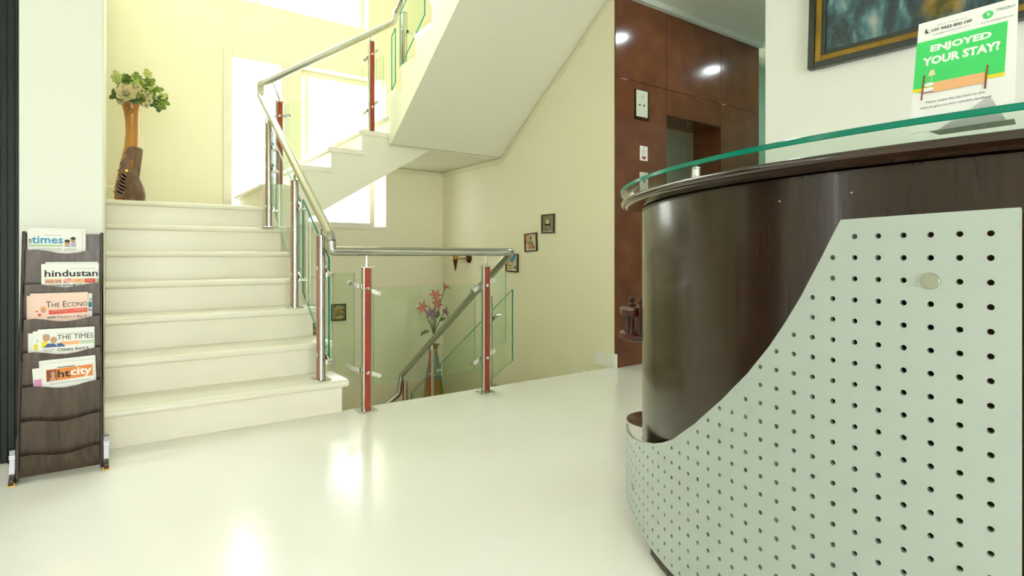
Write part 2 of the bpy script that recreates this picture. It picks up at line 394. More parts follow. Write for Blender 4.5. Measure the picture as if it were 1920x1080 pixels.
# lobby walls and ceiling
c = MB(); c.box((-3.7, -5.2, 2.95), (7.0, 2.99, 3.15)); c.box((3.2, 2.99, 2.95), (7.0, 3.6, 3.15)); struct('ceiling', c, 'ceil', label='plain pale lobby ceiling seen over the lift wall')
w = MB(); w.box((X_R, -5.2, 0), (X_R + .3, 1.88, 2.95)); struct('wall_lobby', w, 'wall_w', label='off white wall behind the reception desk carrying the large painting')
w = MB(); w.box((-3.7, -5.2, 0), (-3.5, 3.2, 2.95)); struct('wall_entrance', w, 'wall_w', label='off white far left lobby wall')
w = MB(); w.box((6.6, 1.4, 0), (6.75, 3.6, 2.95)); struct('wall_passage', w, 'mint', label='mint green wall at the far end of the lift passage')
w = MB(); w.box((3.5, 1.2, 0), (6.6, 1.4, 2.95)); struct('wall_passage_side', w, 'wall_w', label='passage wall opposite the lift')
w = MB(); w.box((5.18, 3.5, 0), (6.75, 3.6, 2.95)); struct('wall_passage_end', w, 'mint', label='mint wall beyond the lift wall')
struct('wall_street', wall_y(-5.2, -5.0, -3.5, 3.2, 0, 2.95, [(-1.7, 1.3, 0, 2.4)]), 'wall_w', label='unseen added street side wall with an opening that limits the daylight')  # added out of view to cut the daylight reaching the lobby from behind
# white pier at the left, beside the dark door
w = MB(); w.box((-.295, 2.99, 0), (-.022, 3.3, 2.95)); struct('wall_pier', w, 'wall_p', label='white pier behind the newspaper rack', bevel=.004)
w = MB(); w.box((-3.5, 3.3, 0), (-.27, 3.4, 2.95)); struct('wall_door_side', w, 'wall_w', label='wall around the dark green door')

# door_1: dark green frame with stepped mouldings and leaf
d1 = root_struct('door_1', (-.8, 3.2, 0), 'dark green glossy door with stepped frame beside the white pier')
for x0, x1, y in ((-.322, -.297, 3.13), (-.347, -.322, 3.145), (-.372, -.347, 3.165), (-.40, -.372, 3.19)):
    MB().box((x0, y, 0), (x1, 3.295, 2.4)).build('door_frame', 'doorgreen', d1, bevel=.004)
MB().box((-1.25, 3.23, .01), (-.40, 3.275, 2.38)).build('door_leaf', 'doorgreen', d1, bevel=.003)
for z0, z1 in ((.12, .95), (1.1, 2.2)): MB().box((-1.13, 3.215, z0), (-.5, 3.23, z1)).build('door_panel', 'doorgreen', d1, bevel=.006)
MB().box((-1.28, 3.19, 0), (-1.25, 3.295, 2.4)).build('door_frame', 'doorgreen', d1, bevel=.004)
MB().box((-1.28, 3.15, 2.38), (-.297, 3.295, 2.46)).build('door_frame', 'doorgreen', d1, bevel=.004)

# lift wall of brown panels
LY = 3.11
lw = root_struct('wall_lift', (4.2, LY, 0), 'brown laminate panelled wall around the lift opening')
XA, XB, XC, XD = 3.2, 3.803, 4.56, 5.18
b = MB(); b.box((XA + .005, LY + .012, 0), (XB, 3.34, 2.94)); b.box((XB, LY + .012, 2.06), (XC, 3.34, 2.94)); b.box((XC, LY + .012, 0), (XD, 3.34, 2.94)); b.box((XB, 3.335, 2.06), (XC, 3.49, 2.1))
b.build('backing', 'brown_dark', lw, smooth=False)
g = .004
for (x0, x1, z0, z1) in ((XA, XB, 0, 2.265), (XA, XB, 2.265, 2.93), (XB, XC, 2.05, 2.265), (XB, XC, 2.265, 2.93), (XC, XD, 0, 2.265), (XC, XD, 2.265, 2.93)):
    MB().box((x0 + (g / 2 if x0 > XA else 0), LY, z0 + (g / 2 if z0 else 0)), (x1 - g / 2, LY + .014, z1 - g / 2)).build('panel', 'brown', lw, bevel=.0012)
for x0, x1 in ((XB - .014, XB + .001), (XC - .001, XC + .014)):
    MB().box((x0, LY + .014, 0), (x1, 3.42, 2.05)).build('jamb', 'brown', lw)
MB().box((XB, LY + .014, 2.045), (XC, 3.42, 2.06)).build('jamb', 'brown', lw)
d2 = root_struct('door_2', (4.2, 3.42, 0), 'grey green sliding lift door in the brown wall')
MB().box((XB + .001, 3.43, 0), (4.13, 3.45, 2.0)).build('door_leaf', 'liftdoor', d2, bevel=.003)
MB().box((4.14, 3.43, 0), (4.49, 3.45, 2.0)).build('door_leaf', 'liftdoor', d2, bevel=.003)
MB().box((4.49, 3.41, 0), (XC - .001, 3.46, 2.05)).build('door_frame', 'liftframe', d2, bevel=.003)
MB().box((XB + .001, 3.41, 2.0), (4.49, 3.46, 2.045)).build('door_frame', 'liftframe', d2, bevel=.003)
w = MB(); w.box((XB - .2, 3.49, 0), (XC + .2, 3.52, 2.1)); struct('wall_shaft', w, 'brown_dark', label='dark lift shaft behind the lift door')
struct('trim_4', bar((XA, LY + .014, 2.90), (XD, LY + .014, 2.90), .05, (0, 0, 1), V((0, -.06, 0))), 'ceil', label='pale cornice between lift wall and ceiling', bevel=.008)
struct('trim_6', bar((5.2, 2.2, 2.90), (6.6, 2.2, 2.90), .05, (0, 0, 1), V((0, .06, 0))), 'ceil', label='pale ceiling rib across the lift passage', bevel=.008)

# stepped skirting at the foot of the picture wall
struct('baseboard_right', MB().box((X_R - .014, 3.135, 0), (X_R, 3.335, .10)), 'wall_w', label='short marble skirting at the top of the descending stairs', bevel=.003)
sk = MB()
for k in range(1, 7): sk.box((X_R - .014, 3.336 + GO * (k - 1), -RISE * k - .02), (X_R, 3.336 + GO * k, -RISE * k + .10))
struct('baseboard_stairs', sk, 'wall_w', label='stepped marble skirting down the descending stairs', bevel=.003)
struct('baseboard_corner', MB().box((X_R - .016, 3.095, 0), (X_R + .006, 3.135, .11)), 'wall_w', label='chipped white skirting end at the wall corner', bevel=.006)

# ================================================================= STAIRS
def nosing_profile(depth, th, over):      # (d, h): d along the going, h up, rounded front
    p = [(depth, 0), (depth, -th)]
    for i in range(7):
        a = -PI / 2 - PI * i / 6
        p.append((-over + th / 2 + math.cos(a) * th / 2, -th / 2 + math.sin(a) * th / 2))
    return p
def flight(label, o, dv, wv, width, n, rise, go, soffit, last=True, over_w=.03, wall_w=0.0, name='staircase'):
    o, dv, wv = V(o), V(dv), V(wv)
    t = thing(name, label, 'stairs', o)
    def P(d, h, wd): return o + dv * d + V((0, 0, h)) + wv * wd
    prof = nosing_profile(go + .012, .038, .03)
    for k in range(n if last else n - 1):
        pr = prof if k < n - 1 else nosing_profile(.06, .038, .03)
        MB().prism([P(k * go + d, (k + 1) * rise + h, -wall_w) for d, h in pr], wv * (width + over_w + wall_w)).build('tread', 'tread', t, ang=50)
    for k in range(n):
        MB().box(P(k * go, k * rise + .0004, -wall_w), P(k * go + .012, (k + 1) * rise - .038, width)).build('riser', 'riser', t, smooth=False)
    saw = []
    for k in range(n):
        saw += [(k * go + .012, k * rise - (.0385 if k else 0)), (k * go + .012, (k + 1) * rise - .038)]
    saw += soffit
    MB().prism([P(d, h, -wall_w) for d, h in saw], wv * (width - .002 + wall_w)).build('stringer', 'soffit', t, smooth=False)
    return t
flight('cream marble flight climbing from the lobby floor past the newspaper rack', (.002, NOSE0, .0005), (0, 1, 0), (1, 0, 0), 1.055, 7, RISE, GO, [(6 * GO + .1, 7 * RISE - .038), (6 * GO + .1, 7 * RISE - .16), (.35, .0), (.1, -.19), (.06, -.19), (.06, 0)], wall_w=.0205)
R2 = .175; G2 = .267
flight('short marble flight crossing in front of the back windows', (.983, Y_BACK - .002, 1.2605), (1, 0, 0), (0, -1, 0), Y_BACK - YN - .002, 5, R2, G2, [(4 * G2 + .1, 5 * R2 - .038), (1.447, .6), (1.447, .59), (.23, -.16), (.012, -.16)], over_w=.006)
Z_L2 = 1.26 + 5 * R2
R3, G3 = .178, .278
Y3 = 4.74
flight('upper marble flight rising towards the lobby with a broad sloping soffit', (2.052, Y3, Z_L2 + .0005), (0, -1, 0), (1, 0, 0), 1.145, 6, R3, G3, [(1.63, 6 * R3 - .038), (1.63, 1.86 + SL * (4.68 - Y3 + 1.63) - Z_L2), (.06, 1.86 - Z_L2), (.012, 1.86 - Z_L2)], over_w=-.002, wall_w=.03)
flight('marble flight descending from the lobby along the picture wall', (2.13, 3.165 + 6 * GO, -1.2595), (0, -1, 0), (1, 0, 0), 1.052, 7, RISE, GO, [(1.70, 7 * RISE - .038), (1.70, 7 * RISE - .19), (.3, 0), (.012, -.16)], last=False, over_w=.003)
flight('lowest marble flight leading down from the lower landing', (.983, Y_BACK - .002, -1.26 - 5 * R2), (1, 0, 0), (0, -1, 0), Y_BACK - YN - .002, 5, R2, G2, [(4 * G2 + .1, 5 * R2 - .038), (4 * G2 + .1, 5 * R2 - .16), (.23, -.16), (.012, -.16)])
def landing(label, x0, x1, y0, y1, z, zb, xb=None):
    t = thing('stair_landing', label, 'landing', ((x0 + x1) / 2, (y0 + y1) / 2, zb))
    MB().box((x0, y0, z - .038), (x1, y1, z)).build('paving', 'tread', t, bevel=.002)
    xt = x0 + .045 if xb else x0
    MB().prism([(xt, y0, z - .0385), (x1, y0, z - .0385), (x1, y0, zb), (xb or x0, y0, zb)], (0, y1 - y0, 0)).build('slab', 'soffit', t, smooth=False)
landing('first marble landing holding the carved wooden vase', X_L + .001, .982, NOSE0 + 6 * GO + .1, Y_BACK - .001, 1.26, 1.10)
landing('upper corner landing above the stairwell with flat soffit', 2.112, X_R - .001, Y3 + .004, Y_BACK - .001, Z_L2, 1.85, 2.48)
landing('lower corner landing at the foot of the descending stairs', 2.113, X_R - .001, 3.165 + 6 * GO + .03, Y_BACK - .001, -1.26, -1.42, 2.2)

# ================================================================= RAILINGS
HR = .0255
def post(parent, base, height, face, rail_pt, clips, side):
    """base point; face 'y' (inlay towards -y) or 'x' (inlay towards -x); clips = [(z, tilt)] behind the post"""
    bx, by, bz = base; bz += .0012; height -= .0012
    X = M4(((1, 0, 0, bx), (0, 1, 0, by), (0, 0, 1, bz), (0, 0, 0, 1))) if face == 'y' else M4(((0, 1, 0, bx), (-1, 0, 0, by), (0, 0, 1, bz), (0, 0, 0, 1)))
    # local: width along x, inlay faces -y, glass side +y
    prof = []
    wd, dp = .0285, .017
    for sx in (1, -1):
        for i in range(7):
            a = -PI / 2 + PI * i / 6
            prof.append((sx * (wd - .009 + .009 * math.cos(a)), sx * dp * math.sin(a)))
    p = MB(X).prism([(x, y, .006) for x, y in prof], (0, 0, height - .006)).build('post', 'steel', parent, ang=40)
    pw = wloc(p)
    MB(X).box((-.0185, -.0195, .008), (.0185, -.0165, height - .004)).build('wood_inlay', 'redwood', p, bevel=.0008)
    MB(X).box((-.0185, .0165, .008), (.0185, .0195, height - .004)).build('wood_inlay', 'redwood', p, bevel=.0008)
    MB(X).box((-.034, -.024, height), (.034, .024, height + .005)).build('cap', 'steel_b', p, bevel=.001)
    MB(X).box((-.052, -.045, 0), (.052, .045, .006)).build('base_plate', 'steel_b', p, bevel=.0015)
    for sx in (-1, 1):
        for sy in (-1, 1): MB(X).lathe((sx * .04, sy * .034, .006), [(.006, 0), (.006, .003), (.003, .005)], 8).build('bolt', 'steel', p)
    q = X.inverted() @ V(rail_pt)
    MB(X).tube([(0, 0, height + .004), (0, 0, height + .03), (q.x * .5, q.y * .5, (height + q.z) / 2 + .01), (q.x, q.y, q.z - HR * .7)], [.010, .010, .0065, .0065], 10).build('spigot', 'steel_b', p)
    for z, tilt, half0, half1 in clips:
        c, s_ = math.cos(tilt), math.sin(tilt)
        C = MB(X @ M4.Translation((0, 0, z)) @ M4.Rotation(tilt, 4, 'Y'))
        yy = .0195 if side > 0 else -.0195
        h = .012
        pl = [(-half0, -h), (half1, -h)] + [(half1 + h * math.sin(PI * i / 6), -h * math.cos(PI * i / 6)) for i in range(1, 6)] + [(half1, h), (-half0, h)] + [(-half0 - h * math.sin(PI * i / 6), h * math.cos(PI * i / 6)) for i in range(1, 6)]
        C.prism([(u, .0205, v) for u, v in pl], (0, .008, 0))
        for u in (-half0, half1):
            C.lathe((u, .0, 0), [(.0125, .0135), (.0125, .020), (.0125, .052), (.010, .055)], 14, 'y')
        C.lathe((0, 0, 0), [(.0, -.026), (.010, -.024), (.0115, -.0195)], 14, 'y')
        C.build('clip', 'steel_b', p, bevel=0)
    return p
def pane(parent, pts, nrm, th=.010, edge='edge'):
    return MB().prism(pts, V(nrm) * th, side=1, cap=0).build('glass_panel', ['glass', edge], parent, smooth=False)
def rail(parent, pts, r=HR):
    # rounded elbows
    P = [V(p) for p in pts]; out = [P[0]]
    for i in range(1, len(P) - 1):
        a = (P[i - 1] - P[i]); b_ = (P[i + 1] - P[i]); k = min(.028, a.length * .4, b_.length * .4)
        A = P[i] + a.normalized() * k; B = P[i] + b_.normalized() * k
        for t in (0, .33, .67, 1): out.append(A.lerp(P[i], t).lerp(P[i].lerp(B, t), t))
    out.append(P[-1])
    return MB().tube(out, r, 16).build('handrail', 'steel', parent, ang=60)
CLT = math.radians(21)
# guard along the lobby edge
g1 = thing('stair_railing', 'level glass guard railing with two red inlaid posts at the lobby edge', 'railing', (1.57, 3.06, 0))
P1, P2 = (1.178, 3.068, 0), (1.955, 3.036, 0)
rail(g1, [(.982, 3.078, .951), (.982, 3.075, .896), (2.105, 3.036, .896)])
post(g1, P1, .805, 'y', (1.178, 3.068, .896), [(.685, CLT, .088, .088), (.215, CLT, .088, .088)], 1)
post(g1, P2, .805, 'y', (1.955, 3.036, .896), [(.683, -CLT * 1.05, .078, .078), (.222, -CLT * 1.05, .078, .078)], 1)
pane(g1, [(1.005, 3.112, .235), (1.125, 3.108, .19), (1.125, 3.108, .775), (1.005, 3.112, .775)], (0, 1, 0), edge='edge_l')
pane(g1, [(1.235, 3.104, .135), (1.905, 3.082, .14), (1.905, 3.082, .688), (1.235, 3.104, .688)], (0, 1, 0), edge='edge_l')
pane(g1, [(2.01, 3.078, .23), (2.14, 3.074, .3), (2.14, 3.074, .765), (2.01, 3.078, .765)], (0, 1, 0), edge='edge_l')
# first flight
SF = RISE / GO
g2 = thing('stair_railing', 'sloping railing along the open side of the lobby flight', 'railing', (.96, 3.9, .6))
def rz1(y): return .985 + (y - 3.09) * (2.123 - .985) / (4.749 - 3.09)
rail(g2, [(.982, 3.08, .952), (.98, 3.088, .985), (.965, 4.749, rz1(4.749)), (.965, 4.752, 2.19)])
FT = math.atan(.71)
for (y, z, tp, cl) in ((3.187, .18, .985, [(.62, .0), (.14, 0)]), (3.735, .54, 1.345, [(.66, 0), (.21, 0)]), (4.455, 1.08, 1.845, [(.60, 0), (.44, 0), (.15, 0)])):
    post(g2, (.96, y, z), tp - z, 'x', (.968, y, rz1(y)), [(zz, FT * .8, .07, .07) for zz, _ in cl], 1)
def fp(ya, yb, zb0, zt0, x=.995):
    k = .71
    return [(x, ya, zb0), (x, yb, zb0 + (yb - ya) * k), (x, yb, zt0 + (yb - ya) * k), (x, ya, zt0)]
pane(g2, fp(3.17, 3.69, .275, .86), (1, 0, 0))
pane(g2, fp(3.78, 4.40, .72, 1.25), (1, 0, 0), edge='edge_l')
pane(g2, fp(4.50, 4.74, 1.26, 1.80), (1, 0, 0), edge='edge_l')
# second flight
g3 = thing('stair_railing', 'railing rising left to right across the bright windows', 'railing', (1.5, 4.79, 1.6))
def rz2(x): return 2.215 + (x - .965) * (2.985 - 2.215) / (2.10 - .965)
rail(g3, [(.965, 4.752, 2.191), (.966, 4.755, 2.222), (1.02, 4.78, rz2(1.02)), (2.10, 4.785, rz2(2.10)), (2.115, 4.78, 3.09)])
post(g3, (1.115, 4.80, 1.435), 2.11 - 1.435, 'y', (1.06, 4.785, rz2(1.06)), [(.56, -math.radians(14), .085, .085)], 1)
post(g3, (1.89, 4.80, 1.96), 2.765 - 1.96, 'y', (1.86, 4.785, rz2(1.86)), [(.69, -math.radians(45), .085, .085), (.225, -math.radians(45), .085, .085)], 1)
k2 = R2 / G2
pane(g3, [(1.17, 4.835, 1.61), (1.83, 4.835, 1.61 + .66 * k2), (1.83, 4.835, 2.1 + .66 * k2), (1.17, 4.835, 2.1)], (0, 1, 0), edge='edge_l')
pane(g3, [(1.95, 4.835, 2.06), (2.02, 4.835, 2.1), (2.02, 4.835, 2.68), (1.95, 4.835, 2.64)], (0, 1, 0), edge='edge_l')
# third flight
g4 = thing('stair_railing', 'steep upper railing leaving the top of the picture', 'railing', (2.11, 4.3, 2.4))
def rz3(y): return 3.10 + (4.72 - y) * .64
rail(g4, [(2.115, 4.78, 3.07), (2.115, 4.72, rz3(4.72)), (2.115, 3.2, rz3(3.2))])
post(g4, (2.12, 4.62, Z_L2 + R3), .70, 'x', (2.115, 4.62, rz3(4.62)), [(.55, FT * .9, .07, .07), (.14, FT * .9, .07, .07)], 1)
post(g4, (2.12, 4.03, Z_L2 + 3 * R3), .74, 'x', (2.115, 4.03, rz3(4.03)), [(.58, FT * .9, .07, .07), (.17, FT * .9, .07, .07)], 1)
post(g4, (2.12, 3.46, Z_L2 + 5 * R3), .76, 'x', (2.115, 3.46, rz3(3.46)), [(.58, FT * .9, .07, .07), (.17, FT * .9, .07, .07)], 1)
def up3(ya, yb, z0, z1, x=2.06): return [(x, ya, z0), (x, yb, z0 + (ya - yb) * .64), (x, yb, z1 + (ya - yb) * .64), (x, ya, z1)]
pane(g4, up3(4.74, 4.66, 2.35, 2.83), (-1, 0, 0)); pane(g4, up3(4.56, 4.09, 2.50, 2.97), (-1, 0, 0)); pane(g4, up3(3.97, 3.52, 2.88, 3.35), (-1, 0, 0))
# descending flight
g5 = thing('stair_railing', 'railing running down into the stairwell beside the picture wall', 'railing', (2.15, 3.9, -.5))
def rz5(y): return .896 - (y - 3.035) * .645
rail(g5, [(2.106, 3.036, .896), (2.155, 3.035, .896), (2.15, 4.74, rz5(4.74)), (2.14, 4.765, -.375), (1.02, 4.765, -1.1)])
post(g5, (2.165, 3.32, -.18), .77, 'x', (2.15, 3.32, rz5(3.32)), [(.60, -FT * .8, .075, .075), (.12, -FT * .8, .075, .075)], 1)
post(g5, (2.165, 4.18, -.72), .82, 'x', (2.15, 4.18, rz5(4.18)), [(.62, -FT * .8, .075, .075), (.2, -FT * .8, .075, .075)], 1)
post(g5, (2.165, 4.70, -1.08), .82, 'x', (2.15, 4.70, rz5(4.70)), [(.62, -FT * .8, .075, .075), (.2, -FT * .8, .075, .075)], 1)
def dn(ya, yb, z0, z1, x=2.205): return [(x, ya, z0), (x, yb, z0 - (yb - ya) * .645), (x, yb, z1 - (yb - ya) * .645), (x, ya, z1)]
pane(g5, dn(3.10, 4.12, .165, .645), (1, 0, 0)); pane(g5, dn(4.24, 4.66, -.57, -.09), (1, 0, 0))

# ================================================================= RECEPTION DESK
DC = (2.4, .48)
def dp(R, ph, z): a = math.radians(ph); return V((DC[0] + R * math.cos(a), DC[1] + R * math.sin(a), z))
desk = thing('reception_desk', 'curved dark wood reception desk with glass top and pale perforated front panel', 'desk', (DC[0], DC[1], 0))
P0, PE = 127, 236
MB().arc(DC, [(1.05, .03), (1.225, .03), (1.235, .035), (1.235, 1.036), (1.05, 1.036)], P0, PE, 90).build('body', 'desk', desk, ang=40)
MB().arc(DC, [(1.06, .0), (1.215, .0), (1.215, .04), (1.06, .04)], P0, PE, 70).build('plinth', 'plinth', desk, ang=40)
rp = [(.88, 1.040), (1.286, 1.040), (1.292, 1.0425), (1.296, 1.045), (1.299, 1.045)]
for i in range(9):
    a = -PI / 2 + PI * i / 8; rp.append((1.3 + .0095 * math.cos(a), 1.0535 + .0085 * math.sin(a)))
rp += [(.88, 1.062)]
MB().arc(DC, [(1.20, .0), (1.278, .0), (1.284, .006), (1.284, .034), (1.278, .036), (1.20, .036)], 151, PE, 60).build('plinth', 'plinth', desk, ang=40)
MB().arc(DC, rp, P0 - 1.5, PE, 110).build('countertop', 'rim', desk, ang=50)
gl = [(.86, 1.088), (1.309, 1.088), (1.3112, 1.0895), (1.3112, 1.0985), (1.309, 1.100), (.86, 1.100)]
MB().arc(DC, gl, P0 - 1.5, PE, 110, capm=1, mis=[0, 1, 1, 1, 0, 1]).build('glass_top', ['glass_top', 'edge'], desk, ang=50)
for R_, ph in ((1.275, 136.3), (1.285, 162.2), (1.22, 199), (1.22, 222), (.95, 150), (.95, 180), (.95, 210)):
    q = dp(R_, ph, 0)
    MB().lathe(q, [(.011, 1.062), (.011, 1.066), (.0095, 1.067), (.0095, 1.083), (.011, 1.084), (.011, 1.088)], 16).build('standoff', 'steel_b', desk)
# perforated panel on a cylinder
RP = 1.2925
def s2ph(s_): return 180 + math.degrees(s_ / RP)
def ph2s(ph): return math.radians(ph - 180) * RP
top = [(132.3, .262), (134.5, .264), (138, .271), (143.7, .289), (148.2, .312), (152.3, .3366), (155.5, .363), (158.1, .3904), (162.4, .4584), (166.6, .5388), (170.05, .6159), (172.45, .6814), (174.1, .7351), (175.6, .7901), (176.55, .8307), (177.47, .87), (178.35, .9101), (178.99, .9373), (190.15, .9440)]
outline = [(ph2s(190.2), .0375), (ph2s(190.2), .941)] + [(ph2s(p), z) for p, z in top[::-1]] + [(ph2s(132.0), .258), (ph2s(132.0), .0375)]
bot = []
HS = .03855
def inside(poly, u, v):
    r = False
    for i in range(len(poly)):
        (x1, y1), (x2, y2) = poly[i], poly[i - 1]
        if (y1 > v) != (y2 > v) and u < (x2 - x1) * (v - y1) / (y2 - y1) + x1: r = not r
    return r
def edge_dist(poly, u, v):
    best = 9
    for i in range(len(poly)):
        a, b_ = V((*poly[i - 1], 0)), V((*poly[i], 0)); p = V((u, v, 0)); t = max(0, min(1, (p - a).dot(b_ - a) / max((b_ - a).length_squared, 1e-9)))
        best = min(best, (p - a - (b_ - a) * t).length)
    return best
# densify straight edges so that the sheet follows the curve
dense = []
for i in range(len(outline)):
    a, b_ = outline[i], outline[(i + 1) % len(outline)]
    n = max(1, int(abs(b_[0] - a[0]) / .02))
    dense += [(a[0] + (b_[0] - a[0]) * k / n, a[1] + (b_[1] - a[1]) * k / n) for k in range(n)]
holes = []
discs = [(.0012 + HS * 3, .9055 - HS * 2), (ph2s(144.0), .138)]
for i in range(-27, 6):
    for j in range(0, 23):
        u, v = .0012 + HS * i, .9055 - HS * j
        if inside(outline, u, v) and edge_dist(outline, u, v) > .0105 and all(math.hypot(u - a, v - b_) > .02 for a, b_ in discs): holes.append((u, v))
vs = [V(p) for p in dense]; es = [(i, (i + 1) % len(dense)) for i in range(len(dense))]
HRAD = .0050
NH = 10
for u, v in holes:
    n0 = len(vs); vs += [V((u + HRAD * math.cos(2 * PI * k / NH), v + HRAD * math.sin(2 * PI * k / NH))) for k in range(NH)]
    es += [(n0 + k, n0 + (k + 1) % NH) for k in range(NH)]
for i in range(-55, 12):
    for j in range(0, 24):
        u, v = .0012 + HS * (i + .5) , .9055 - HS * (j + .5)
        if inside(outline, u, v) and edge_dist(outline, u, v) > .006: vs.append(V((u, v)))
cv, ce, cf, _, _, _ = geo.delaunay_2d_cdt(vs, es, [], 0, 1e-5)
hs = {(round(u / .0193), round(v / .0193)): (u, v) for u, v in holes}
keep = []
for fc in cf:
    cu_, cv_ = sum(cv[i].x for i in fc) / len(fc), sum(cv[i].y for i in fc) / len(fc)
    if not inside(outline, cu_, cv_): continue
    i_, j_ = round((cu_ - .0012) / HS), round((.9055 - cv_) / HS)
    hu, hv = .0012 + HS * i_, .9055 - HS * j_
    if math.hypot(cu_ - hu, cv_ - hv) < HRAD * .98 and any(abs(a - hu) < 1e-6 and abs(b_ - hv) < 1e-6 for a, b_ in [(hu, hv)]) and (round(hu, 5), round(hv, 5)) in {(round(a, 5), round(b_, 5)) for a, b_ in holes[:0]}: continue
    keep.append((fc, cu_, cv_, hu, hv))
hset = {(round(a, 5), round(b_, 5)) for a, b_ in holes}
faces = [fc for fc, cu_, cv_, hu, hv in keep if not (math.hypot(cu_ - hu, cv_ - hv) < HRAD * .98 and (round(hu, 5), round(hv, 5)) in hset)]
cnt = {}
for fc in faces:
    for i in range(len(fc)):
        e = (fc[i], fc[(i + 1) % len(fc)]); cnt[e] = 1
pm = MB(); nn = len(cv); PT = .010
vv = [dp(RP, s2ph(p.x), p.y) for p in cv] + [dp(RP - PT, s2ph(p.x), p.y) for p in cv]
ff = [list(fc) for fc in faces] + [[nn + i for i in reversed(fc)] for fc in faces]
ff += [(b_, a, nn + a, nn + b_) for (a, b_) in cnt if (b_, a) not in cnt]
pm.add(vv, ff)
panel = pm.build('front_panel', 'panel', desk, ang=30)
panel['label'] = 'pale grey green perforated panel'
for (u, v), r_ in zip(discs, (.0132, .011)):
    ph = s2ph(u); a = math.radians(ph); n_ = V((math.cos(a), math.sin(a), 0)); t_ = V((-math.sin(a), math.cos(a), 0))
    X = M4(((n_.x, t_.x, 0, 0), (n_.y, t_.y, 0, 0), (0, 0, 1, 0), (0, 0, 0, 1))); X = M4.Translation(dp(RP, ph, v)) @ X
    MB(X).lathe((0, 0, 0), [(.008, -.058), (.008, 0), (r_, .0), (r_, .003), (r_ * .93, .0042)], 24, 'x').build('screw_cap', 'cap', panel)
for ph, z in ((171.64, .9885), (178.67, .9923), (150, .99), (143, .97)):
    a = math.radians(ph); n_ = V((math.cos(a), math.sin(a), 0)); t_ = V((-math.sin(a), math.cos(a), 0))
    X = M4.Translation(dp(1.235, ph, z)) @ M4(((n_.x, t_.x, 0, 0), (n_.y, t_.y, 0, 0), (0, 0, 1, 0), (0, 0, 0, 1)))
    MB(X).lathe((0, 0, 0), [(.0022, -.003), (.0022, .0008), (.001, .0015)], 8, 'x').build('screw', 'steel', desk)

# ---------------------------------------------------------------- counter sign on the glass
SB = V((1.235, .437, 1.1008)); SBR = V((1.240, .286, 1.1008))
ux = (SBR - SB).normalized(); lean = V((.225, 0, 1)).normalized(); uy = (lean - ux * lean.dot(ux)).normalized(); sn = uy.cross(ux) * -1
sn = ux.cross(uy)
if sn.x > 0: sn = -sn
sg = thing('counter_sign', 'white and green feedback card leaning on the glass counter top', 'sign', tuple(SB.lerp(SBR, .5)))
SF_ = Face(SB, ux, uy, sn); SW, SH = .151, .226
MB().prism([SF_.p(0, 0), SF_.p(SW, 0), SF_.p(SW - .004, SH), (SF_.p(.0, SH))], -sn * .0012).build('card', 'white', sg, smooth=False)
MB().prism([SF_.p(.045, .0), SF_.p(SW - .01, 0), SF_.p(SW - .035, .05), ], -sn * .0012 + V((.0, 0, 0))).build('foot_flap', 'white', sg, smooth=False)
fl = MB(); q0, q1 = SB.lerp(SBR, .2), SB.lerp(SBR, 1.0)
fl.prism([q0 + V((.0025, 0, 0)), q1 + V((.0025, 0, 0)), q1 + V((.055, .01, 0)), q0 + V((.055, .0, 0))], (0, 0, .001)); fl.build('stand_base', 'acrylic', sg, smooth=False)
e1, e2, e3 = .0004, .0009, .0014
DV = .014
flat(SF_, [[(.0, .068 + DV), (SW - .016, .068 + DV), (SW - .016, .075 + DV), (0, .075 + DV)]], e1, 'print', 'yellow', sg)
flat(SF_, [[(0, .075 + DV), (SW - .016, .075 + DV), (SW - .016, .171 + DV), (0, .171 + DV)]], e1, 'print', 'green_s', sg)
text(SF_, 'ENJOYED', .023, .142 + DV, .091, .0175, e2, 'lettering', 'white', sg, bold=.045)
text(SF_, 'YOUR STAY?', .012, .119 + DV, .115, .0175, e2, 'lettering', 'white', sg, bold=.045)
text(SF_, 'Please swipe the tab kept on this', .022, .041 + DV, .088, .0055, e2, 'lettering', 'grey_i', sg, bold=.012, shear=.15)
text(SF_, 'desk to give us your valuable feedback', .014, .031 + DV, .106, .0055, e2, 'lettering', 'grey_i', sg, bold=.012, shear=.15)
text(SF_, '24 x 7 help line', .032, .2105, .045, .0035, e2, 'lettering', 'grey_i', sg)
text(SF_, '+91 9322 800 100', .022, .201, .062, .0062, e2, 'lettering', 'ink', sg, bold=.02, shear=.1)
text(SF_, 'hello@treebohotels.com', .025, .1935, .056, .0035, e2, 'lettering', 'grey_i', sg)
flat(SF_, [[(.0125, .203), (.0150, .2005), (.0185, .2015), (.0165, .2035), (.0145, .2055), (.0160, .2075), (.0145, .210), (.0125, .2075)]], e2, 'print', 'ink', sg)
flat(SF_, [ell(.107, .2065, .0075, .0075, 20)], e1, 'print', 'green_s', sg)
flat(SF_, [[(.1045, .208), (.1045, .2093), (.1095, .2093), (.1095, .208), (.1077, .208), (.1077, .2063), (.1105, .2063), (.1105, .2050), (.1077, .2050), (.1077, .2035), (.1063, .2035), (.1063, .208)]], e2, 'print', 'white', sg)
text(SF_, 'TREEBO', .118, .2085, .026, .005, e2, 'lettering', 'grey_i', sg, bold=.01)
text(SF_, 'www.treebohotels.com', .097, .1915, .045, .0035, e2, 'lettering', 'grey_i', sg)
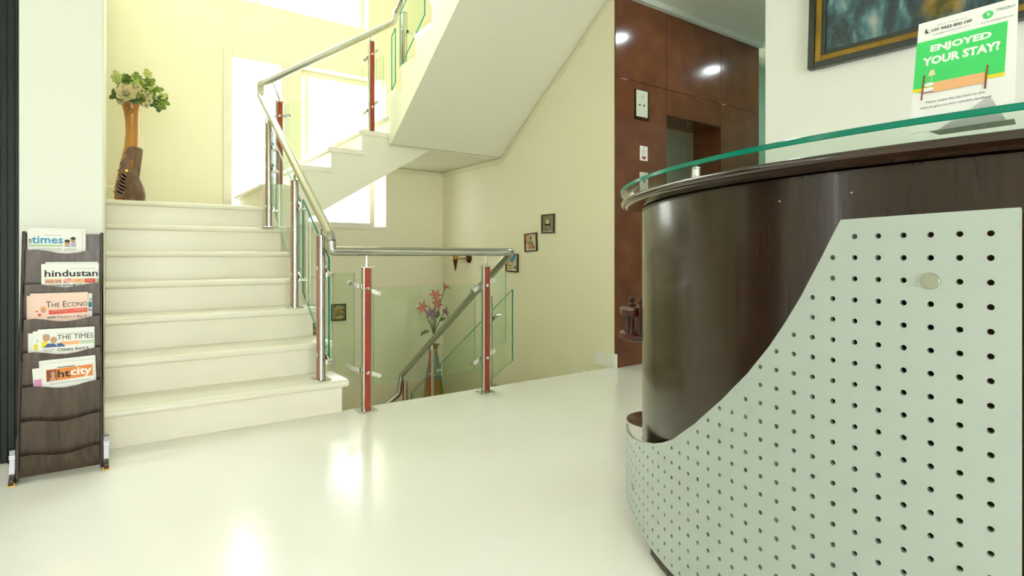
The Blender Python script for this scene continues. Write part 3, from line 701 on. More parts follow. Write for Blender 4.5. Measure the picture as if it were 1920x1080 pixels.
# bed drawing
flat(SF_, [[(.033, .062 + DV), (.108, .062 + DV), (.108, .082 + DV), (.033, .082 + DV)]], e2, 'print', 'orange_p', sg)
for q_ in ([(.014, .050), (.0165, .050), (.0185, .10), (.0155, .10)], [(.108, .050), (.111, .050), (.1125, .094), (.110, .094)], rect(.017, .063, .033, .0645)):
    flat(SF_, [[(u, v + DV) for u, v in q_]], e3, 'print', 'brown_i', sg)
for q_ in (ell(.0255, .0795, .0078, .004, 14), rect(.0175, .066, .033, .073)): flat(SF_, [[(u, v + DV) for u, v in q_]], e2, 'print', 'white', sg)
for q_ in ([(.023, .0965), (.0345, .0965), (.0315, .1085), (.026, .1085)], rect(.0283, .084, .0292, .0965)): flat(SF_, [[(u, v + DV) for u, v in q_]], e3, 'print', 'lampshade_i', sg)

# ---------------------------------------------------------------- painting on the lobby wall
pt = thing('painting', 'large abstract teal and olive painting in a black and gilt frame', 'painting', (X_R, .75, 1.9))
tilt = M4.Translation((X_R, 1.61, 1.902)) @ M4.Rotation(math.radians(1.5), 4, 'X')
def frame_ring(x0, x1, a0, a1, PW, PH, name, m, bev):
    b = MB(tilt)
    for (ya, yb, za, zb) in ((-a1, -a0, a0, PH - a0), (-PW + a0, -PW + a1, a0, PH - a0), (-PW + a1, -a1, a0, a1), (-PW + a1, -a1, PH - a1, PH - a0)):
        b.box((x0, ya, za), (x1, yb, zb))
    b.build(name, m, pt, bevel=bev)
PW, PH = 1.75, 1.0
frame_ring(-.045, -.002, 0, .034, PW, PH, 'frame', 'frame_d', .006)
frame_ring(-.036, -.002, .034, .066, PW, PH, 'gilt_band', 'gilt', .006)
frame_ring(-.030, -.002, .066, .088, PW, PH, 'inner_frame', 'frame_d', .004)
cvo = MB(); cvo.box((-.02, -PW + .088, .088), (-.004, -.088, PH - .088)); co = cvo.build('canvas', 'canvas', None); co.parent = pt; co.matrix_local = M4.Translation(-V(pt.location)) @ tilt

# ---------------------------------------------------------------- plates on the lift wall
ip = thing('intercom_plate', 'tall cream intercom plate with speaker grille above the notice card', 'intercom', (3.49, LY, 2.08))
MB().box((3.412, LY - .012, 1.965), (3.574, LY - .0005, 2.205)).build('back_box', 'bronze', ip, bevel=.003)
MB().box((3.416, LY - .018, 1.985), (3.548, LY - .012, 2.195)).build('cover', 'plastic', ip, bevel=.002)
b = MB()
for i in range(5):
    for j in range(5):
        if abs(i - 2) + abs(j - 2) < 4: b.lathe((3.470 + i * .009, LY - .0176, 2.130 + j * .009), [(.0022, -.0012), (.0022, .0)], 6, 'y')
b.build('speaker_grille', 'grey_i', ip, kind='stuff')
for x in (3.452, 3.502): MB().lathe((x, LY - .0175, 2.078), [(.007, -.005), (.0075, 0)], 12, 'y').build('button', 'dark', ip)
nc = thing('notice_card', 'small white notice card with red print below the intercom', 'card', (3.52, LY, 1.70))
MB().box((3.472, LY - .005, 1.64), (3.562, LY - .0005, 1.757)).build('card', 'white', nc, bevel=.001)
nf = Face((3.472, LY - .005, 1.64), (1, 0, 0), (0, 0, 1), (0, -1, 0))
flat(nf, [ell(.045, .02, .022, .011), ell(.032, .028, .012, .010), ell(.06, .027, .011, .009)], .0002, 'print', 'red_i', nc)
for k in range(4): flat(nf, [rect(.022, .052 + k * .011, .068 - (k % 2) * .012, .055 + k * .011)], .0002, 'print', 'red_i', nc)
flat(nf, [ell(.045, .106, .004, .005)], .0002, 'print', 'ink', nc)
cp = thing('lift_call_panel', 'cream lift call plate just above the desk glass', 'panel', (3.52, LY, 1.42))
MB().box((3.468, LY - .008, 1.32), (3.565, LY - .0005, 1.545)).build('plate', 'plastic', cp, bevel=.002)
for z in (1.39, 1.47): MB().lathe((3.516, LY - .008, z), [(.012, -.004), (.014, 0)], 14, 'y').build('button', 'steel', cp)

# downlights
def downlight(x, y, z, label, m='lamp'):
    t = thing('downlight', label, 'light', (x, y, z), 'ceiling downlights')
    MB().lathe((x, y, z), [(.078, -.002), (.078, -.010), (.06, -.012), (.056, -.004)][::-1], 24).build('ring', 'steel_b', t)
    MB().lathe((x, y, z), [(.056, -.006), (.055, -.003)], 24).build('lens', m, t)
downlight(3.95, 2.43, 2.95, 'recessed downlight in the passage ceiling near the desk wall')
downlight(5.47, 2.38, 2.95, 'recessed downlight in the passage ceiling near the mint wall')

# ---------------------------------------------------------------- small side table behind the desk
stt = thing('side_table', 'small polished wood stand with spindle gallery behind the reception desk', 'table', (1.99, 1.70, 0))
TX, TY = 1.99, 1.70
def disc(r, z0, z1, name, m='mahog'):
    MB().lathe((TX, TY, 0), [(r - .012, z0), (r - .003, z0 + .004), (r, (z0 + z1) / 2), (r - .003, z1 - .004), (r - .012, z1)], 32).build(name, m, stt, ang=28)
disc(.155, .50, .53, 'table_top'); disc(.12, .125, .145, 'shelf')
ring = MB(); ring.arc((TX, TY), [(.072, .606), (.143, .606), (.15, .612), (.15, .634), (.143, .64), (.072, .64)], 103, 186, 22); ring.build('gallery_rail', 'mahog', stt, ang=50)
for k in range(4):
    a = math.radians(118 + k * 18); x, y = TX + .122 * math.cos(a), TY + .122 * math.sin(a)
    MB().lathe((x, y, .53), [(.012, 0), (.006, .012), (.011, .035), (.006, .055), (.010, .07), (.008, .082)], 12).build('spindle', 'mahog', stt)
for a in (100, 190, 280, 10):
    a = math.radians(a); x, y = TX + .112 * math.cos(a), TY + .112 * math.sin(a)
    MB().lathe((x, y, .53), [(.013, 0), (.009, .02), (.016, .05), (.009, .09), (.018, .115), (.013, .13), (.017, .14), (.009, .155)], 12).build('finial', 'mahog', stt)
MB().lathe((TX + .02, TY, 0), [(.07, 0), (.075, .012), (.03, .03), (.022, .05), (.03, .12), (.026, .15), (.036, .2), (.02, .3), (.034, .36), (.02, .42), (.03, .499)], 16).build('pedestal', 'mahog', stt, ang=60)
for a in (70, 190, 310):
    a = math.radians(a); x, y = TX + .02 + .05 * math.cos(a), TY + .05 * math.sin(a)
    MB().tube([(x, y, .03), (TX + .02 + .09 * math.cos(a), TY + .09 * math.sin(a), .02), (TX + .02 + .12 * math.cos(a), TY + .12 * math.sin(a), .012)], [.014, .012, .011], 10).build('foot', 'mahog', stt)

# ================================================================= NEWSPAPER RACK
RX0, RX1 = -.285, -.027
RB, RLEAN = 2.862, .085 / .93
def ry(z): return RB + .006 + RLEAN * z
rk = thing('newspaper_rack', 'tall walnut newspaper rack with seven wavy pockets beside the stairs', 'rack', (-.155, 2.9, 0))
def taper(z, side): # inner edge x of the rails
    return (-.281 + .013 * z / .96) if side < 0 else (-.031 - .001 * z)
# back board
MB().prism([(taper(.02, -1), ry(.02) + .02, .02), (taper(.02, 1), ry(.02) + .02, .02), (taper(.96, 1), ry(.96) + .02, .962), (taper(.96, -1), ry(.96) + .02, .962)], (0, .008, 0)).build('back_board', 'rack', rk, smooth=False)
ZP = [.894, .757, .620, .490, .358, .227, .098]
def wave(u): # u 0..1 left to right
    pts = [(0, 0), (.14, .002), (.28, -.004), (.42, -.012), (.55, -.014), (.68, -.010), (.82, -.002), (.9, .002), (1, .003)]
    for (a, b_), (c_, d_) in zip(pts, pts[1:]):
        if u <= c_: return b_ + (d_ - b_) * (u - a) / (c_ - a)
for k, z in enumerate(ZP):
    zb = max(z - .150, .012); N = 22
    fr = []
    for lvl in range(2):
        row = []
        for i in range(N + 1):
            u = i / N
            zz = z + wave(u) if lvl else zb
            x = taper(zz, -1) + (taper(zz, 1) - taper(zz, -1)) * u
            row.append(V((x, ry(zz) - (.018 if lvl else -.012), zz)))
        fr.append(row)
    b = MB(); th = V((0, .005, 0))
    allv = fr[0] + fr[1] + [p + th for p in fr[0]] + [p + th for p in fr[1]]; n = N + 1; fs = []; mi = []
    for i in range(N):
        fs += [(i, i + 1, n + i + 1, n + i), (2 * n + i + 1, 2 * n + i, 3 * n + i, 3 * n + i + 1), (n + i, n + i + 1, 3 * n + i + 1, 3 * n + i), (i + 1, i, 2 * n + i, 2 * n + i + 1)]; mi += [0, 0, 1, 0]
    fs += [(0, n, 3 * n, 2 * n), (N, 2 * n + N, 3 * n + N, n + N)]; mi += [0, 0]
    b.add(allv, fs, mi); b.build('pocket_front', ['rack', 'rack_e'], rk, ang=40)
for sd in (-1, 1):
    pth = []
    for i in range(9):
        z = .012 + .955 * i / 8; pth.append((taper(z, sd) + sd * .006, ry(z) - .002, z))
    rl = MB()
    pts0 = []
    for x, y, z in (pth[0], pth[-1]): pass
    a, b_ = V(pth[0]), V(pth[-1])
    rl.prism([a + V((-.006, -.022, 0)), a + V((.006, -.022, 0)), a + V((.006, .035, 0)), a + V((-.006, .035, 0))], b_ - a)
    r_o = rl.build('side_rail', 'mahog_r', rk, bevel=.0045)
    MB().tube([V(p) + V((0, -.02, 0)) for p in (pth[0], pth[-1])], .0062, 10).build('beading', 'mahog_r', r_o)
    fx = taper(0, sd) + sd * .021
    ft = MB(); ft.prism([(fx - .008, RB - .03, .0), (fx - .008, RB - .036, .012), (fx - .008, RB - .012, .03), (fx - .008, RB - .004, .06), (fx - .008, RB + .002, .13), (fx - .008, RB + .034, .13), (fx - .008, RB + .045, .05), (fx - .008, RB + .10, .012), (fx - .008, RB + .105, 0)], (.016, 0, 0))
    fo = ft.build('foot', 'mahog_r', rk, bevel=.002)
    for z in (.098, .106): MB().box((fx - .0092, RB - .006, z), (fx + .0092, RB + .036, z + .003)).build('ring', 'steel_b', fo)
    MB().prism([(fx - .012, RB - .034, 0), (fx + .012, RB - .034, 0), (fx + .012, RB - .03, .008), (fx, RB - .026, .022), (fx - .012, RB - .03, .008)], (0, .006, 0)).build('toe_cap', 'gold', fo, bevel=.001)

# newspapers: folded, standing in the pockets
def newspaper(pocket, x0, x1, ztop, layer, label, m='paper', tilt=0.0, fold_r=.005, sheets=2):
    zb = ZP[pocket] - .10
    y0 = ry(zb) + .004 - layer * .0 ; 
    base = V((x0, ry(zb) + .0078 + layer * .0046, zb)); topc = V((x0, ry(ztop) - .022 + layer * .0046, ztop))
    uy_ = (topc - base); Ht = uy_.length; uy_ = uy_.normalized()
    ux_ = V((math.cos(tilt), 0, math.sin(tilt)))
    n_ = ux_.cross(uy_).normalized()
    if n_.y > 0: n_ = -n_
    uy_ = n_.cross(ux_); uy_ = uy_ if uy_.z > 0 else -uy_
    t = thing('newspaper', label, 'newspaper', tuple(base + ux_ * (x1 - x0) / 2), 'newspapers in the rack')
    wd = x1 - x0; fc = Face(base, ux_, uy_, n_)
    for s_ in range(sheets):
        b = MB(); th = .0018; z1 = Ht - s_ * .0008; du = s_ * .0022
        pr = [(0, 0)] + [(z1 - th * .5 + th * .5 * math.sin(a), -th * .5 + th * .5 * math.cos(a)) for a in [PI * i / 6 for i in range(7)]] + [(0, -th)]
        b.prism([fc.p(0 - du, v, h - s_ * .0019) for v, h in pr], ux_ * (wd + du * .3))
        b.build('folded_sheet', m, t, ang=60)
    return t, fc, wd, Ht
E1, E2, E3 = .0003, .0008, .0013
def lines(fc, t, u0, u1, v0, n, dv=.0045, m='grey_i', th=.0012):
    flat(fc, [rect(u0, v0 - k * dv, u1 - (.006 if k == n - 1 else 0), v0 - k * dv + th) for k in range(n)], E1, 'print', m, t)
# pocket 1
t, fc, w_, h_ = newspaper(0, -.262, -.092, .975, 0, 'newspaper with blue lettering and two small portraits in the topmost pocket')
text(fc, 'n', .003, h_ - .055, .007, .018, E2, 'lettering', 'ink', t, bold=.02)
text(fc, 'times', .0105, h_ - .055, .098, .030, E2, 'lettering', 'blue', t, bold=.02)
flat(fc, [rect(.003, h_ - .066, .108, h_ - .060)], E1, 'print', 'green_i', t)
flat(fc, [ell(.122, h_ - .052, .009, .012), ell(.141, h_ - .040, .008, .011)], E2, 'print', 'skin', t)
flat(fc, [ell(.122, h_ - .044, .0095, .006), ell(.141, h_ - .033, .0085, .006)], E3, 'print', 'ink', t)
flat(fc, [rect(.112, h_ - .068, .133, h_ - .062), rect(.134, h_ - .068, .150, h_ - .050)], E1, 'print', 'lav', t)
lines(fc, t, .03, .105, h_ - .075, 3); lines(fc, t, .112, .152, h_ - .075, 3); lines(fc, t, .05, .108, h_ - .022, 1)
newspaper(0, -.255, -.080, .983, 1, 'plain white newspaper tucked behind the blue titled one')
# pocket 2
t, fc, w_, h_ = newspaper(1, -.219, -.036, .838, 0, 'newspaper with a heavy black title above an orange strip in the second pocket')
text(fc, 'hindustan', .008, h_ - .052, .172, .027, E2, 'lettering', 'ink', t, bold=.02)
flat(fc, [rect(.010, h_ - .078, .062, h_ - .061), rect(.095, h_ - .078, .135, h_ - .061)], E1, 'print', 'orange_p', t)
flat(fc, [[(.068, h_ - .078), (.092, h_ - .074), (.092, h_ - .059), (.068, h_ - .063)], rect(.136, h_ - .078, .172, h_ - .061)], E1, 'print', 'red_i', t)
flat(fc, [rect(.173, h_ - .078, .1825, h_ - .061)], E1, 'print', 'green_i', t)
text(fc, 'PAGE ONE', .012, h_ - .076, .048, .011, E2, 'lettering', 'navy', t, bold=.01)
text(fc, 'PLUS', .071, h_ - .0735, .018, .010, E2, 'lettering', 'white', t, bold=.02)
text(fc, 'STATES WITH MOST', .022, h_ - .093, .105, .010, E2, 'lettering', 'ink', t, bold=.02)
lines(fc, t, .105, .128, h_ - .066, 2, m='ink'); lines(fc, t, .14, .168, h_ - .066, 2, m='white'); lines(fc, t, .09, .178, h_ - .02, 1)
newspaper(1, -.207, -.038, .846, 1, 'white newspaper behind the heavy black titled one in the second pocket')
# pocket 3
t, fc, w_, h_ = newspaper(2, -.252, -.072, .722, 0, 'pink financial newspaper with a serif title in the third pocket', 'pink')
text(fc, 'The Econo', .046, h_ - .058, .132, .024, E2, 'lettering', 'ink', t, bold=.0, sc_first=.75)
flat(fc, [[(.055, h_ - .087), (.178, h_ - .082), (.178, h_ - .064), (.055, h_ - .068)]], E1, 'print', 'red_i', t)
lines(fc, t, .062, .12, h_ - .071, 2, m='white'); lines(fc, t, .135, .172, h_ - .071, 2, m='white')
flat(fc, [ell(.038, h_ - .068, .008, .011)], E3, 'print', 'skin', t); flat(fc, [ell(.038, h_ - .063, .011, .013)], E2, 'print', 'orange_p', t)
flat(fc, [ell(.018, h_ - .072, .005, .003), ell(.026, h_ - .086, .006, .006)], E1, 'print', 'red_i', t)
text(fc, "Flipkart's Big B", .082, h_ - .105, .094, .012, E2, 'lettering', 'ink', t, bold=.0)
flat(fc, [rect(.05, h_ - .102, .076, h_ - .094)], E1, 'print', 'grey_i', t)
newspaper(2, -.263, -.082, .713, 1, 'pink newspaper edge showing left behind the front pink one', 'pink')
t, fc, w_, h_ = newspaper(2, -.20, -.058, .716, 2, 'newspaper with a teal block showing at the right of the pink ones')
flat(fc, [rect(.130, h_ - .058, .141, h_ - .036)], E1, 'print', 'teal', t); text(fc, 'd', .132, h_ - .032, .008, .013, E2, 'lettering', 'ink', t); text(fc, 'h', .131, h_ - .074, .010, .011, E2, 'lettering', 'ink', t, bold=.02)
# pocket 4
t, fc, w_, h_ = newspaper(3, -.228, -.050, .580, 0, 'newspaper with two portraits beside a capital serif title in the fourth pocket')
text(fc, 'THE TIMES', .058, h_ - .046, .116, .020, E2, 'lettering', 'ink', t, bold=.0)
flat(fc, [rect(.066, h_ - .068, .128, h_ - .054)], E1, 'print', 'orange_p', t); flat(fc, [rect(.13, h_ - .068, .176, h_ - .054)], E1, 'print', 'sage_i', t)
flat(fc, [rect(.010, h_ - .074, .026, h_ - .05)], E1, 'print', 'yellow', t)
flat(fc, [ell(.024, h_ - .036, .011, .014), ell(.047, h_ - .045, .011, .013)], E3, 'print', 'skin', t)
flat(fc, [ell(.024, h_ - .028, .012, .009)], E2, 'print', 'lav', t)
flat(fc, [[(.016, h_ - .074), (.06, h_ - .074), (.05, h_ - .06), (.028, h_ - .058)], [(.06, h_ - .074), (.085, h_ - .074), (.072, h_ - .06), (.056, h_ - .06)]], E2, 'print', 'navy', t)
text(fc, "Citizens don't h", .058, h_ - .092, .10, .013, E2, 'lettering', 'ink', t, bold=.02)
lines(fc, t, .012, .05, h_ - .082, 3); lines(fc, t, .06, .17, h_ - .022, 1)
t, fc, w_, h_ = newspaper(3, -.243, -.075, .573, 1, 'newspaper with a yellow block in the fourth pocket')
flat(fc, [rect(.002, h_ - .075, .014, h_ - .052)], E1, 'print', 'yellow', t); text(fc, 'J', .008, h_ - .046, .005, .014, E2, 'lettering', 'grey_i', t)
newspaper(3, -.258, -.09, .566, 2, 'plain newspaper at the far left of the fourth pocket')
# pocket 5
t, fc, w_, h_ = newspaper(4, -.209, -.046, .443, 0, 'newspaper with an orange title band in the fifth pocket', tilt=.03)
flat(fc, [[(.010, h_ - .072), (.158, h_ - .067), (.158, h_ - .020), (.010, h_ - .024)]], E1, 'print', 'orange', t)
text(fc, 'ht', .045, h_ - .061, .040, .031, E2, 'lettering', 'ink', t, bold=.025)
text(fc, 'city', .086, h_ - .067, .068, .040, E2, 'lettering', 'white', t, bold=.025)
flat(fc, [rect(.011, h_ - .071, .042, h_ - .026)], E2, 'print', 'brown_i', t)
flat(fc, [ell(.031, h_ - .042, .007, .010), [(.018, h_ - .07), (.040, h_ - .07), (.036, h_ - .05), (.026, h_ - .052)]], E3, 'print', 'skin', t)
flat(fc, [rect(.045, h_ - .020, .10, h_ - .017)], E1, 'print', 'ink', t); lines(fc, t, .02, .15, h_ - .080, 2)
newspaper(4, -.214, -.041, .457, 1, 'white newspaper with a thick rounded fold at the back of the fifth pocket', tilt=.03, sheets=4)
t, fc, w_, h_ = newspaper(4, -.236, -.10, .428, 2, 'newspaper with a pink corner at the left of the fifth pocket', tilt=.05)
flat(fc, [rect(.001, h_ - .075, .024, h_ - .045)], E1, 'print', 'magenta', t)

# ================================================================= CARVED VASE AND BOUQUET ON THE FIRST LANDING
VX, VY, VZ = .118, 4.955, 1.26
cvz = thing('carved_vase', 'tall honey wood vase carved with dark feathers on the first landing', 'vase', (VX, VY, VZ))
def ring_(cx, cy, z, rx, ry_, n=20, nz=0): return [V((cx + rx * math.cos(2 * PI * i / n), cy + ry_ * math.sin(2 * PI * i / n), z)) for i in range(n)]
secs = [(0.0, 0, .084, .078), (.03, -.002, .088, .08), (.09, -.004, .084, .076), (.16, -.006, .072, .066), (.24, -.003, .060, .056), (.32, .006, .054, .05), (.40, .014, .045, .044), (.50, .019, .042, .042), (.58, .018, .043, .043), (.64, .014, .047, .047), (.69, .012, .056, .054), (.715, .012, .061, .058)]
MB().loft([ring_(VX + cx, VY, VZ + z, a, b_) for z, cx, a, b_ in secs]).build('body', 'trunk', cvz, ang=60)
# fish shaped carving at the foot, in front of the trunk
fs_ = [(.0, .026, .068, .05), (.05, .027, .070, .056), (.10, .024, .066, .054), (.15, .017, .054, .046), (.19, .008, .044, .036), (.225, .0, .026, .026), (.245, -.004, .010, .012)]
MB().loft([ring_(VX + cx, VY - .055, VZ + z, a, b_) for z, cx, a, b_ in fs_]).build('foot_carving', 'carve', cvz, ang=60)
# overlapping carved feathers running up the trunk
def feather(cx, cz, ln, wd, ang_, yy):
    b = MB(); n = 8; pts = []
    for i in range(n + 1):
        u = i / n; w2 = wd * math.sin(PI * min(1, u * .9 + .08)) ** .7 * .5
        pts.append((u * ln, w2))
    poly = [(a, h) for a, h in pts] + [(a, -h) for a, h in pts[::-1]]
    c_, s_ = math.cos(ang_), math.sin(ang_)
    b.prism([(cx + a * c_ - h * s_, yy, cz + a * s_ + h * c_) for a, h in poly], (0, .012, 0))
    b.build('feather', 'carve', cvz, bevel=.002)
for k in range(13):
    t_ = k / 12
    feather(VX + .045 - .055 * (1 - t_) + .01 * math.sin(k), VZ + .24 + .155 * t_, .066, .028, math.radians(205 + 10 * (k % 2)), VY - .075 + .018 * t_)
    feather(VX + .022 + .018 * t_, VZ + .20 + .19 * t_, .046, .024, math.radians(-34 + 12 * t_), VY - .07 + .016 * t_)
for k in range(7): feather(VX - .030 + .004 * k, VZ + .03 + .022 * k, .075, .034, math.radians(150 - 4 * k), VY - .085)
MB().lathe((VX - .018, VY - .098, VZ + .215), [(.010, -.006), (.012, 0), (.008, .004)], 12, 'y').build('eye', 'gold', cvz)
b = MB()
for i in range(14):
    a = random.uniform(0, 6.28); r = random.uniform(0, .03)
    b.lathe((VX + .005 + r * math.cos(a), VY - .056 + r * .2, VZ + .655 + r * 1.3 * math.sin(a)), [(.006, -.009), (.011, -.006), (.012, 0), (.010, .006)], 8, 'y')
b.build('carved_blossom', 'carve_l', cvz)

def leaf_mb(ln, wd, lobes=0, curl=.25):
    b = MB(); n = 6; vs = []; fs = []
    for i in range(n + 1):
        u = i / n; h = wd * .5 * (math.sin(PI * u ** .8) ** .8 if 0 < u < 1 else .02)
        if lobes and i % 2 == 1: h *= 1.25
        if lobes and i % 2 == 0 and 0 < i < n: h *= .72
        z = -curl * ln * u * u
        vs += [(u * ln, h, z + h * .25), (u * ln, 0, z), (u * ln, -h, z + h * .25)]
    for i in range(n):
        for j in range(2): fs.append((i * 3 + j, i * 3 + j + 1, i * 3 + j + 4, i * 3 + j + 3))
    m = len(vs); vs2 = vs + [(x, y, z - .0012) for x, y, z in vs]
    fs2 = fs + [tuple(m + k for k in reversed(f_)) for f_ in fs]
    bnd = [0] + [3 * i for i in range(1, n + 1)] + [3 * n + 1, 3 * n + 2] + [3 * i + 2 for i in range(n - 1, -1, -1)] + [1]
    fs2 += [(bnd[i], bnd[(i + 1) % len(bnd)], m + bnd[(i + 1) % len(bnd)], m + bnd[i]) for i in range(len(bnd))]
    b.add(vs2, fs2); return b
def orient(o, d, up, loc, sc=1.0):
    d = V(d).normalized(); u = V(up); u = (u - d * u.dot(d)).normalized(); s_ = u.cross(d)
    o.matrix_local = M4.Translation(loc) @ M4(((d.x, s_.x, u.x, 0), (d.y, s_.y, u.y, 0), (d.z, s_.z, u.z, 0), (0, 0, 0, 1))) @ M4.Scale(sc, 4)
bq = thing('flower_bouquet', 'cream and green artificial bouquet standing in the carved wooden vase', 'flowers', (VX + .012, VY, VZ + .71))
leaf_src = {}
def add_leaf(parent, kind, d, loc, sc, up=(0, -.3, 1), name='leaf'):
    if kind not in leaf_src:
        o = leaf_mb(.11, .085 if kind != 'petal' else .105, lobes=1 if kind != 'petal' else 0, curl=.25 if kind != 'petal' else -.25).build(name, kind, None, ang=80); leaf_src[kind] = o; o.parent = parent
    else:
        o = leaf_src[kind].copy(); COL.objects.link(o); o.parent = parent
    o.name = name
    orient(o, d, up, loc, sc); return o
for i in range(150):
    while True:
        q = V((random.uniform(-1, 1), random.uniform(-1, .6), random.uniform(-.75, 1)))
        if .45 < q.length < 1: break
    base = V((.024 + q.x * .10, -.025 + q.y * .085, .09 + q.z * .085))
    d = (V((q.x * .8 + random.uniform(-.5, .5), q.y * .4 - .1, q.z * .8 + random.uniform(-.4, .5))))
    add_leaf(bq, random.choice(['leaf', 'leaf_d', 'leaf_l', 'leaf', 'leaf_l']), d, base - d.normalized() * .03, random.uniform(.5, .8), (random.uniform(-.5, .5), -1, random.uniform(0, .7)))
for (x, z, dx, dz, kd) in ((-.07, .125, -.5, .6, 'leaf_l'), (-.075, .15, -.3, .9, 'leaf_l'), (.10, .14, .5, .8, 'leaf'), (.105, .195, -.25, 1, 'leaf_l'), (.04, .16, -.2, 1, 'leaf'), (.13, .11, .8, .3, 'leaf'), (-.07, .05, -.5, -.3, 'leaf_d'),
                           (.155, .06, .9, .2, 'leaf_d'), (.165, .04, .5, -.6, 'leaf'), (.16, .03, .1, -1, 'leaf_d'), (.165, .06, .8, .6, 'leaf_l'), (.16, .05, -.6, -.7, 'leaf_d'), (.17, .05, .9, -.3, 'leaf'), (.165, .045, .4, -.9, 'leaf_l')):
    add_leaf(bq, kd, (dx, -.25, dz), V((x, -.05, z)), .66, (0, -1, .3))
MB().tube([V(bq.location) + V(p) for p in ((0, 0, -.03), (.05, -.02, .05), (.12, -.045, .09), (.172, -.05, .05))], .004, 8).build('stem', 'stem', bq)
MB().tube([V(bq.location) + V(p) for p in ((0, 0, -.03), (-.01, -.01, .05), (-.03, -.05, .07))], .004, 8).build('stem', 'stem', bq)
MB().tube([V(bq.location) + V(p) for p in ((0, 0, -.03), (.02, 0, .08), (.06, -.04, .16))], .004, 8).build('stem', 'stem', bq)
# big cream rose facing the lobby, made of overlapping petals
def petal_set(parent, c, nrm, rings, m, name='petal'):
    nrm = V(nrm).normalized(); a1 = nrm.orthogonal().normalized(); a2 = nrm.cross(a1)
    for (cnt_, r, op, sc) in rings:
        for k in range(cnt_):
            a = 2 * PI * k / cnt_ + r * 30; o_ = a1 * math.cos(a) + a2 * math.sin(a)
            d = (o_ * op + nrm * (1 - op * .6)); add_leaf(parent, m, d, V(c) + o_ * r, sc, nrm - o_ * .5, name)
petal_set(bq, (-.032, -.115, .045), (-.1, -1, .25), [(7, .026, 1.0, .5), (6, .018, .8, .46), (5, .010, .5, .4), (4, .005, .2, .3)], 'petal')
for c_ in ((-.075, -.075, .01), (-.065, -.07, -.012), (.035, -.115, .105), (.062, -.115, .08), (.095, -.095, .055), (.105, -.09, .02), (.085, -.09, -.012)):
    petal_set(bq, c_, (random.uniform(-.5, .5), -1, random.uniform(-.2, .6)), [(5, .006, .8, .26), (4, .003, .35, .2)], 'petal')

# ================================================================= STAIRWELL VASE WITH LILIES
LX, LYY, LZ = 2.87, 5.50, -1.26
fv = thing('floor_vase', 'tall ochre and grey cone vase standing on the lower landing', 'vase', (LX, LYY, LZ))
VT = -.10 - LZ
MB().lathe((LX, LYY, LZ), [(.10, 0), (.175, .01), (.172, .05), (.145, .3), (.118, .55), (.088, VT - .36), (.050, VT - .11), (.046, VT - .10), (.034, VT - .05), (.055, VT - .002), (.072, VT + .012), (.066, VT + .012), (.03, VT - .03)], 28, mis=[0, 0, 0, 0, 0, 1, 0, 0, 0, 0, 0, 0]).build('body', ['vase_o', 'vase_t'], fv, ang=50)
lb = thing('lily_bunch', 'coral and purple artificial lilies standing in the tall ochre vase', 'flowers', (LX, LYY, LZ + VT))
heads = [(-.10, .43, 'lily', (-.8, -.5, .2)), (.015, .55, 'lily', (-.2, -.8, .6)), (.02, .47, 'lily', (.1, -1, .1)), (.115, .64, 'lily', (.5, -.4, .8)), (-.03, .37, 'lily_p', (-.4, -.9, .1)), (.105, .38, 'lily_p', (.7, -.6, .2))]
LD = V((.82, -.57, 0))
for du, dz, m_, nr in heads:
    hp = LD * du * 1.05 + V((0, 0, dz - .02)); B0 = V((LX, LYY, LZ + VT))
    MB().tube([B0 + V((0, 0, -.03)), B0 + V((.0, 0, .12)), B0 + LD * du * .35 + V((0, 0, dz * .55)), B0 + hp], [.006, .006, .005, .004], 8).build('stem', 'stem', lb)
    fo = MB(); fo.lathe(B0 + hp, [(.004, -.02), (.010, .0), (.014, .03)], 10); f_o = fo.build('flower', m_, lb)
    n_ = V(nr).normalized(); a1 = n_.orthogonal().normalized(); a2 = n_.cross(a1)
    for k in range(6):
        a = 2 * PI * k / 6; o_ = a1 * math.cos(a) + a2 * math.sin(a)
        key = m_
        if key not in leaf_src: leaf_src[key] = leaf_mb(.12, .05, 0, .45).build('petal', m_, None, ang=80); o = leaf_src[key]; o.parent = f_o
        else: o = leaf_src[key].copy(); COL.objects.link(o); o.parent = f_o
        o.name = 'petal'; orient(o, o_ * .8 + n_ * .9, n_ - o_ * .6, hp, .68)
for du, dz, d in ((-.05, .16, (-1, -.2, -.2)), (-.03, .22, (-.6, -.2, .8)), (.07, .26, (.7, -.2, .6)), (.03, .3, (.3, 0, 1)), (-.08, .15, (-.9, 0, -.3))):
    add_leaf(lb, 'leaf_d', d, LD * du + V((0, 0, dz)), .7)

